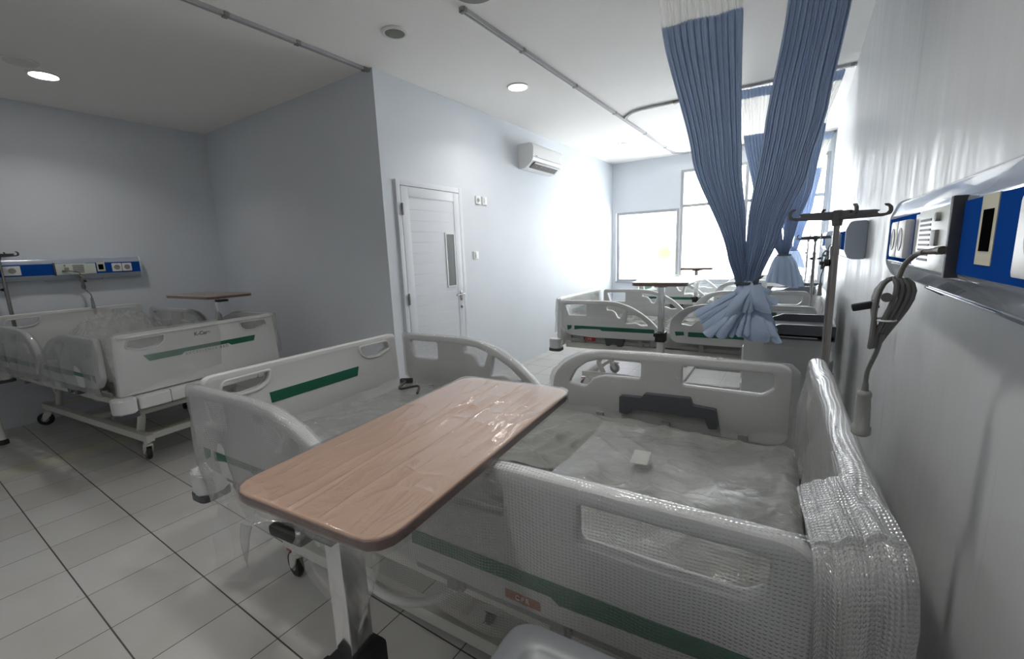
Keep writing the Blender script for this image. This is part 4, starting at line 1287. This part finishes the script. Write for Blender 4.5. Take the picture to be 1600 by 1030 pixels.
# ------------------------------------------------------------------ bedside cabinets
def tray_cabinet(label, loc, w=0.46, d=0.46, h=0.88):
    """local: x across, y depth; slate tray with raised side lips"""
    t = thing('bedside_cabinet', label, 'bedside cabinet', loc, 0, 'grey bedside cabinets')
    hw, hd = w / 2, d / 2
    b = MB().box((0, 0, (0.08 + h - 0.03) / 2), (w - 0.03, d - 0.03, h - 0.03 - 0.08), None, 0.008)
    body = link('body', (b, M['cabg']), t)
    link('side_panel', (MB().box((0.05, -hd + 0.013, 0.44), (w - 0.14, 0.008, 0.74), None, 0.003), M['cabg']), body)
    link('door', (MB().box((-hw + 0.012, 0, 0.32), (0.012, d - 0.05, 0.46), None, 0.004), M['white']), t)
    dr = link('drawer', (MB().box((-hw + 0.012, 0, 0.68), (0.012, d - 0.05, 0.20), None, 0.004), M['white']), t)
    link('drawer_handle', (MB().box((-hw + 0.0, 0, 0.70), (0.014, 0.12, 0.02), None, 0.005), M['slate']), dr)
    tr = MB().box((0, 0, h - 0.02), (w, d, 0.035), None, 0.006)
    lip = [(-hw, h - 0.03), (hw, h - 0.03), (hw, h + 0.05), (-0.03, h + 0.05), (-0.12, h + 0.012), (-hw, h + 0.006)]
    for s in (-1, 1):
        tr.prism(fillet(lip, 0.008), s * (hd - 0.006) - 0.006, s * (hd - 0.006) + 0.006, 'y')
    tr.box((hw - 0.006, 0, h + 0.012), (0.012, d - 0.02, 0.076), None, 0.003)
    top = link('tray_top', (tr, M['slate']), t)
    link('tray_floor', (MB().box((-0.005, 0, h + 0.0005), (w - 0.05, d - 0.045, 0.006), None, 0.002), M['tray']), top)
    link('edge_slot', (MB().box((0.03, -hd - 0.001, h - 0.022), (0.24, 0.003, 0.006)), M['cabg']), top)
    for sx in (-1, 1):
        for sy in (-1, 1):
            c = MB().lathe([(0, -0.012), (0.026, -0.012), (0.032, -0.006), (0.032, 0.006), (0.026, 0.012), (0, 0.012)], (sx * (hw - 0.06), sy * (hd - 0.06), 0.032), 18, 'y')
            c.box((sx * (hw - 0.06), sy * (hd - 0.06), 0.072), (0.03, 0.034, 0.03), None, 0.004)
            link('caster', (c, M['black']), t)
    return t
tray_cabinet('grey bedside cabinet with slate tray top, half hidden by the knotted curtain', (-0.05, 3.15, 0), h=0.885)
tray_cabinet('distant bedside cabinet under the second curtain, dark tray on top', (-0.04, 5.75, 0), h=0.885)

def lid_cabinet():
    t = thing('bedside_cabinet', 'bedside cabinet with a blue grey moulded lid at the bottom edge, close to the camera', 'bedside cabinet', (-0.165, 0.365, 0), rad(4), 'grey bedside cabinets')
    w, d, h = 0.42, 0.44, 0.755
    hw, hd = w / 2, d / 2
    link('body', (MB().box((0, 0, 0.39), (w - 0.03, d - 0.03, 0.63), None, 0.01), M['cabg']), t)
    link('door', (MB().box((-hw + 0.012, 0, 0.36), (0.012, d - 0.06, 0.5), None, 0.004), M['white']), t)
    lid = MB()
    secs = [(-0.055, 0.0, 0.05), (-0.012, 0.002, 0.05), (0.0, -0.008, 0.046), (0.0, -0.04, 0.036), (-0.003, -0.048, 0.03), (-0.006, -0.054, 0.028), (-0.006, -0.2, 0.004)]
    def ring(z, off, r):
        pts = fillet([(-hw - off, -hd - off), (hw + off, -hd - off), (hw + off, hd + off), (-hw - off, hd + off)], max(r, 0.003), 6)
        return [lid.bm.verts.new((x, y, h + z)) for x, y in pts]
    R = [ring(*s) for s in secs]
    for a, c in zip(R, R[1:]):
        for j in range(len(a)): lid.bm.faces.new((a[j], a[(j + 1) % len(a)], c[(j + 1) % len(a)], c[j]))
    lid.bm.faces.new(R[-1]); lid.bm.faces.new(R[0][::-1])
    l = link('lid', lid.mesh('lid', M['lid'], angle=1.2), t)
    for sx in (-1, 1):
        for sy in (-1, 1):
            c = MB().lathe([(0, -0.012), (0.026, -0.012), (0.032, -0.006), (0.032, 0.006), (0.026, 0.012), (0, 0.012)], (sx * (hw - 0.06), sy * (hd - 0.06), 0.032), 18, 'y')
            c.box((sx * (hw - 0.06), sy * (hd - 0.06), 0.068), (0.03, 0.034, 0.02), None, 0.004)
            link('caster', (c, M['black']), t)
lid_cabinet()
def leg_stand():
    t = thing('bedside_stand', 'white stand leg with a black foot at the left edge of the dark bay', 'stand', (-5.50, 0.30, 0))
    link('stand_top', (MB().box((0, 0, 0.74), (0.34, 0.44, 0.04), None, 0.01), M['white']), t)
    for sx in (-1, 1):
        for sy in (-1, 1):
            lg = link('leg', (MB().cyl((sx * 0.10, sy * 0.16, 0.73), (sx * 0.12, sy * 0.19, 0.03), 0.022, 16), M['white']), t)
            link('rubber_foot', (MB().lathe([(0, 0), (0.032, 0), (0.032, 0.028), (0.024, 0.04), (0, 0.04)], (sx * 0.12, sy * 0.19, 0)), M['black']), lg)
leg_stand()

# ------------------------------------------------------------------ privacy curtains
def bunch(b, rows, yc, nf, amp, ns, z0, z1, nz_, ph=0.0, tilt=0.0):
    """pleated sheet between two edges given as tables of height"""
    lt, rt = rows
    def fn(u, v):
        z = lerp(z0, z1, v)
        l, r = interp(lt, z), interp(rt, z)
        wdt = r - l
        a = amp * min(1, 0.35 + wdt * 1.9)
        q = u * nf * 2 * pi + ph + 1.6 * nz3(u * 4, ph, z * 0.5) + 0.5 * nz3(u * 11, ph + 3, z * 0.7)
        fold = abs(sin(q / 2)) ** 0.6
        y = yc + a * (0.9 - 1.9 * fold) * (0.8 + 0.5 * nz3(u * 6, z * 0.6, ph)) + 0.006 * sin(3 * q + z * 2) + 0.02 * nz3(u * 3, z * 1.5, ph + 4) + tilt * (u - 0.5)
        x = l + wdt * u - 0.20 * wdt / nf * sin(q) + 0.004 * nz3(u * 8, z * 3, ph)
        return (x, y, z)
    b.grid(ns, nz_, fn)
    return b
def desc(tab): return sorted(tab)

def curtain(label, yc, L1, R1, L2, R2, ztop, zm, ztie, name_hem, nf=(11, 11), band=0.07, amp=0.028, ns=240):
    """L1/R1: left and right edge of the left bunch by height, L2/R2 of the right bunch"""
    t = thing('privacy_curtain', label, 'curtain', (0, 0, 0), group='blue hospital curtains tied in the middle')
    for k, (l, r) in enumerate(((desc(L1), desc(R1)), (desc(L2), desc(R2)))):
        nfk = nf[k]
        ph = 0.7 + 2.1 * k
        ti = 0.03 if k == 0 else -0.03
        p = link('cloth_panel', (bunch(MB(), (l, r), yc, nfk, amp, ns, ztie, zm, 70, ph, ti), M['blue']), t)
        link('net_panel', (bunch(MB(), (l, r), yc + 0.002, nfk, amp * 0.9, ns, zm - 0.01, ztop - band, 16, ph, ti), M['net']), t)
        link('header_band', (bunch(MB(), (l, r), yc, nfk, amp * 0.9, ns, ztop - band - 0.01, ztop, 5, ph, ti), M['blue']), t)
        hk = MB()
        for i in range(nfk):
            u = (i + 0.5) / nfk
            x = lerp(interp(l, ztop), interp(r, ztop), u)
            hk.cyl((x, yc, ztop - 0.02), (x, yc, HC - 0.02), 0.003, 6)
        link('hook', (hk, M['white']), t)
    return t

# front curtain
c1 = curtain('big blue privacy curtain in the foreground, gathered into a knot at bed height', 2.36,
    [(2.85, -0.70), (2.43, -0.634), (1.81, -0.475), (1.35, -0.30), (1.20, -0.255), (1.14, -0.235)],
    [(2.85, -0.30), (2.38, -0.282), (2.0, -0.275), (1.75, -0.262), (1.5, -0.235), (1.2, -0.21), (1.14, -0.21)],
    [(2.85, -0.06), (2.39, -0.12), (1.9, -0.18), (1.5, -0.225), (1.2, -0.235), (1.14, -0.235)],
    [(2.85, 0.20), (2.33, 0.097), (1.95, 0.05), (1.7, 0.0), (1.45, -0.085), (1.2, -0.165), (1.14, -0.17)],
    2.84, 2.42, 1.165, True, nf=(12, 11), amp=0.034, ns=400)
def knot(parent, cx, cy, z):
    k = MB()
    def W(px, pz): return (cx + px, z + pz * 0.96)
    def sheet(p00, p10, p11, p01, y0, bulge, folds, amp, ph=0.0, y1=None, grow=1.0, ns=44):
        """cloth flap between four corners given as (x, height) about the knot; v runs away from the knot"""
        c = [Vector(W(*q)) for q in (p00, p10, p11, p01)]
        y1 = y0 if y1 is None else y1
        def fn(u, v):
            q = c[0] * (1 - u) * (1 - v) + c[1] * u * (1 - v) + c[2] * u * v + c[3] * (1 - u) * v
            a = u * folds * 2 * pi + ph
            f = abs(sin(a / 2)) ** 0.7 if folds else 0
            m = v ** grow
            y = cy - lerp(y0, y1, v) - bulge * sin(pi * min(1, v * 0.8 + 0.1)) * (0.4 + 0.6 * sin(pi * u)) - amp * (f - 0.4) * (0.25 + 0.75 * m)
            y += 0.012 * nz3(q.x * 14 + ph, q.y * 14, ph)
            dx = -0.15 * (c[2] - c[3]).length / max(folds, 1) * sin(a) * m if folds else 0
            e = (c[2] - c[3]).normalized() if folds else Vector((0, 0))
            return (q.x + e.x * dx + 0.004 * nz3(u * 5, v * 5, ph + 2), y, q.y + e.y * dx + (0.010 * sin(a * 1.0 + 1) * m if folds else 0))
        k.grid(ns, 26, fn)
    # back flaps, then the ones lying in front
    sheet((0.03, -0.03), (0.06, -0.07), (0.14, -0.245), (-0.02, -0.245), 0.02, 0.02, 3, 0.02, 5.0, 0.03)                # hanging cloth behind
    sheet((-0.055, 0.0), (-0.035, -0.05), (-0.195, -0.165), (-0.235, -0.125), 0.015, 0.03, 2, 0.03, 0.4, 0.02)          # outer left flap
    sheet((-0.045, -0.03), (-0.02, -0.07), (-0.165, -0.225), (-0.21, -0.155), 0.04, 0.02, 2, 0.03, 2.2, 0.03)
    sheet((-0.035, -0.06), (-0.005, -0.08), (-0.07, -0.235), (-0.18, -0.228), 0.055, 0.05, 2, 0.035, 1.0, 0.06)         # broad lower left fold
    sheet((-0.015, -0.07), (0.02, -0.08), (0.02, -0.21), (-0.075, -0.228), 0.05, 0.03, 3, 0.035, 0.2, 0.055)            # centre pleats
    sheet((0.0, -0.08), (0.085, -0.11), (0.15, -0.225), (0.0, -0.235), 0.035, 0.03, 1, 0.015, 2.0, 0.05)                # flat right flap
    sheet((0.02, 0.015), (0.05, -0.01), (0.085, -0.10), (0.125, -0.045), 0.025, 0.02, 1, 0.02, 3.0, 0.02)               # right spike
    sheet((-0.02, 0.02), (0.05, 0.03), (0.09, -0.095), (-0.005, -0.10), 0.045, 0.045, 1, 0.02, 4.0, 0.065)              # cloth wrapped over the tie
    sheet((-0.03, 0.0), (0.03, 0.02), (0.0, -0.10), (-0.14, -0.16), 0.055, 0.05, 2, 0.025, 2.6, 0.075)
    sheet((-0.03, 0.02), (0.045, 0.03), (0.06, -0.06), (-0.06, -0.06), -0.04, -0.05, 2, 0.02, 1.6, -0.05)               # the back of the knot
    sheet((-0.06, -0.04), (0.06, -0.04), (0.13, -0.22), (-0.17, -0.22), -0.04, -0.03, 6, 0.03, 0.9, -0.06)
    # soft core where the flaps start
    def ball(u, v):
        a = u * 2 * pi; b = lerp(-pi / 2 * 0.98, pi / 2 * 0.98, v)
        r = 0.064 * (1 + 0.12 * sin(5 * a + 3 * b) + 0.25 * nz3(cos(a) * 2, sin(a) * 2, b * 2))
        return (cx + 0.005 + r * cos(b) * cos(a) * 1.1, cy - 0.005 + r * cos(b) * sin(a), z - 0.025 + r * sin(b) * 0.9)
    k.grid(64, 28, ball, closed_u=True)
    link('knotted_hem', (k, M['blue']), parent)
    link('tie', (MB().tube([(cx - 0.02 + 0.045 * cos(a), cy + 0.045 * sin(a), z + 0.03) for a in [2 * pi * i / 20 for i in range(20)]], 0.006, 6, closed=True)
                .box((cx + 0.035, cy - 0.04, z + 0.05), (0.05, 0.006, 0.008), Matrix.Rotation(rad(-38), 3, 'Y')), M['dgrey']), parent)
knot(c1, -0.200, 2.36, 1.185)

def bell(parent, cx, cy, z0, z1, r0, r1, seed):
    def fn(u, v):
        a = u * 2 * pi
        r = lerp(r0, r1, v ** 0.6) + 0.022 * (abs(sin(7 * a + seed)) ** 0.7 - 0.5) * (0.3 + v) + 0.02 * nz3(cos(a) * 2, sin(a) * 2, seed) * v
        return (cx + r * cos(a) + 0.02 * v, cy + r * sin(a) * 0.8, lerp(z0, z1, v) + 0.03 * nz3(cos(a), sin(a), seed + 3) * v - 0.02 * cos(a) * v)
    link('knotted_hem', (MB().grid(120, 20, fn, closed_u=True), M['blue']), parent)
    link('tie', (MB().tube([(cx + r0 * 1.02 * cos(a), cy + r0 * 0.9 * sin(a), z0 + 0.005) for a in [2 * pi * i / 20 for i in range(20)]], 0.007, 6, closed=True), M['dgrey']), parent)
c2 = curtain('blue curtain with a white net top, tied on the second track behind the front curtain', 4.97,
    [(2.85, -0.59), (2.43, -0.55), (1.8, -0.42), (1.4, -0.25), (1.27, -0.19)], [(2.85, -0.25), (2.43, -0.25), (1.8, -0.22), (1.27, -0.15)],
    [(2.85, -0.10), (2.43, -0.12), (1.8, -0.16), (1.27, -0.17)], [(2.85, 0.21), (2.43, 0.10), (1.9, 0.04), (1.5, -0.07), (1.27, -0.11)],
    2.825, 2.415, 1.26, False, ns=220)
bell(c2, -0.15, 4.97, 1.275, 1.0, 0.055, 0.15, 1.0)
c3 = curtain('farthest blue curtain hanging against the window wall', 7.64,
    [(2.85, -0.50), (2.43, -0.46), (1.8, -0.34), (1.4, -0.2), (1.27, -0.15)], [(2.85, -0.22), (2.43, -0.22), (1.8, -0.2), (1.27, -0.12)],
    [(2.85, -0.05), (2.43, -0.06), (1.8, -0.10), (1.27, -0.13)], [(2.85, 0.255), (2.43, 0.15), (1.9, 0.08), (1.5, -0.02), (1.27, -0.07)],
    2.835, 2.395, 1.26, False, ns=180, amp=0.022)
bell(c3, -0.11, 7.62, 1.275, 1.04, 0.05, 0.12, 2.0)
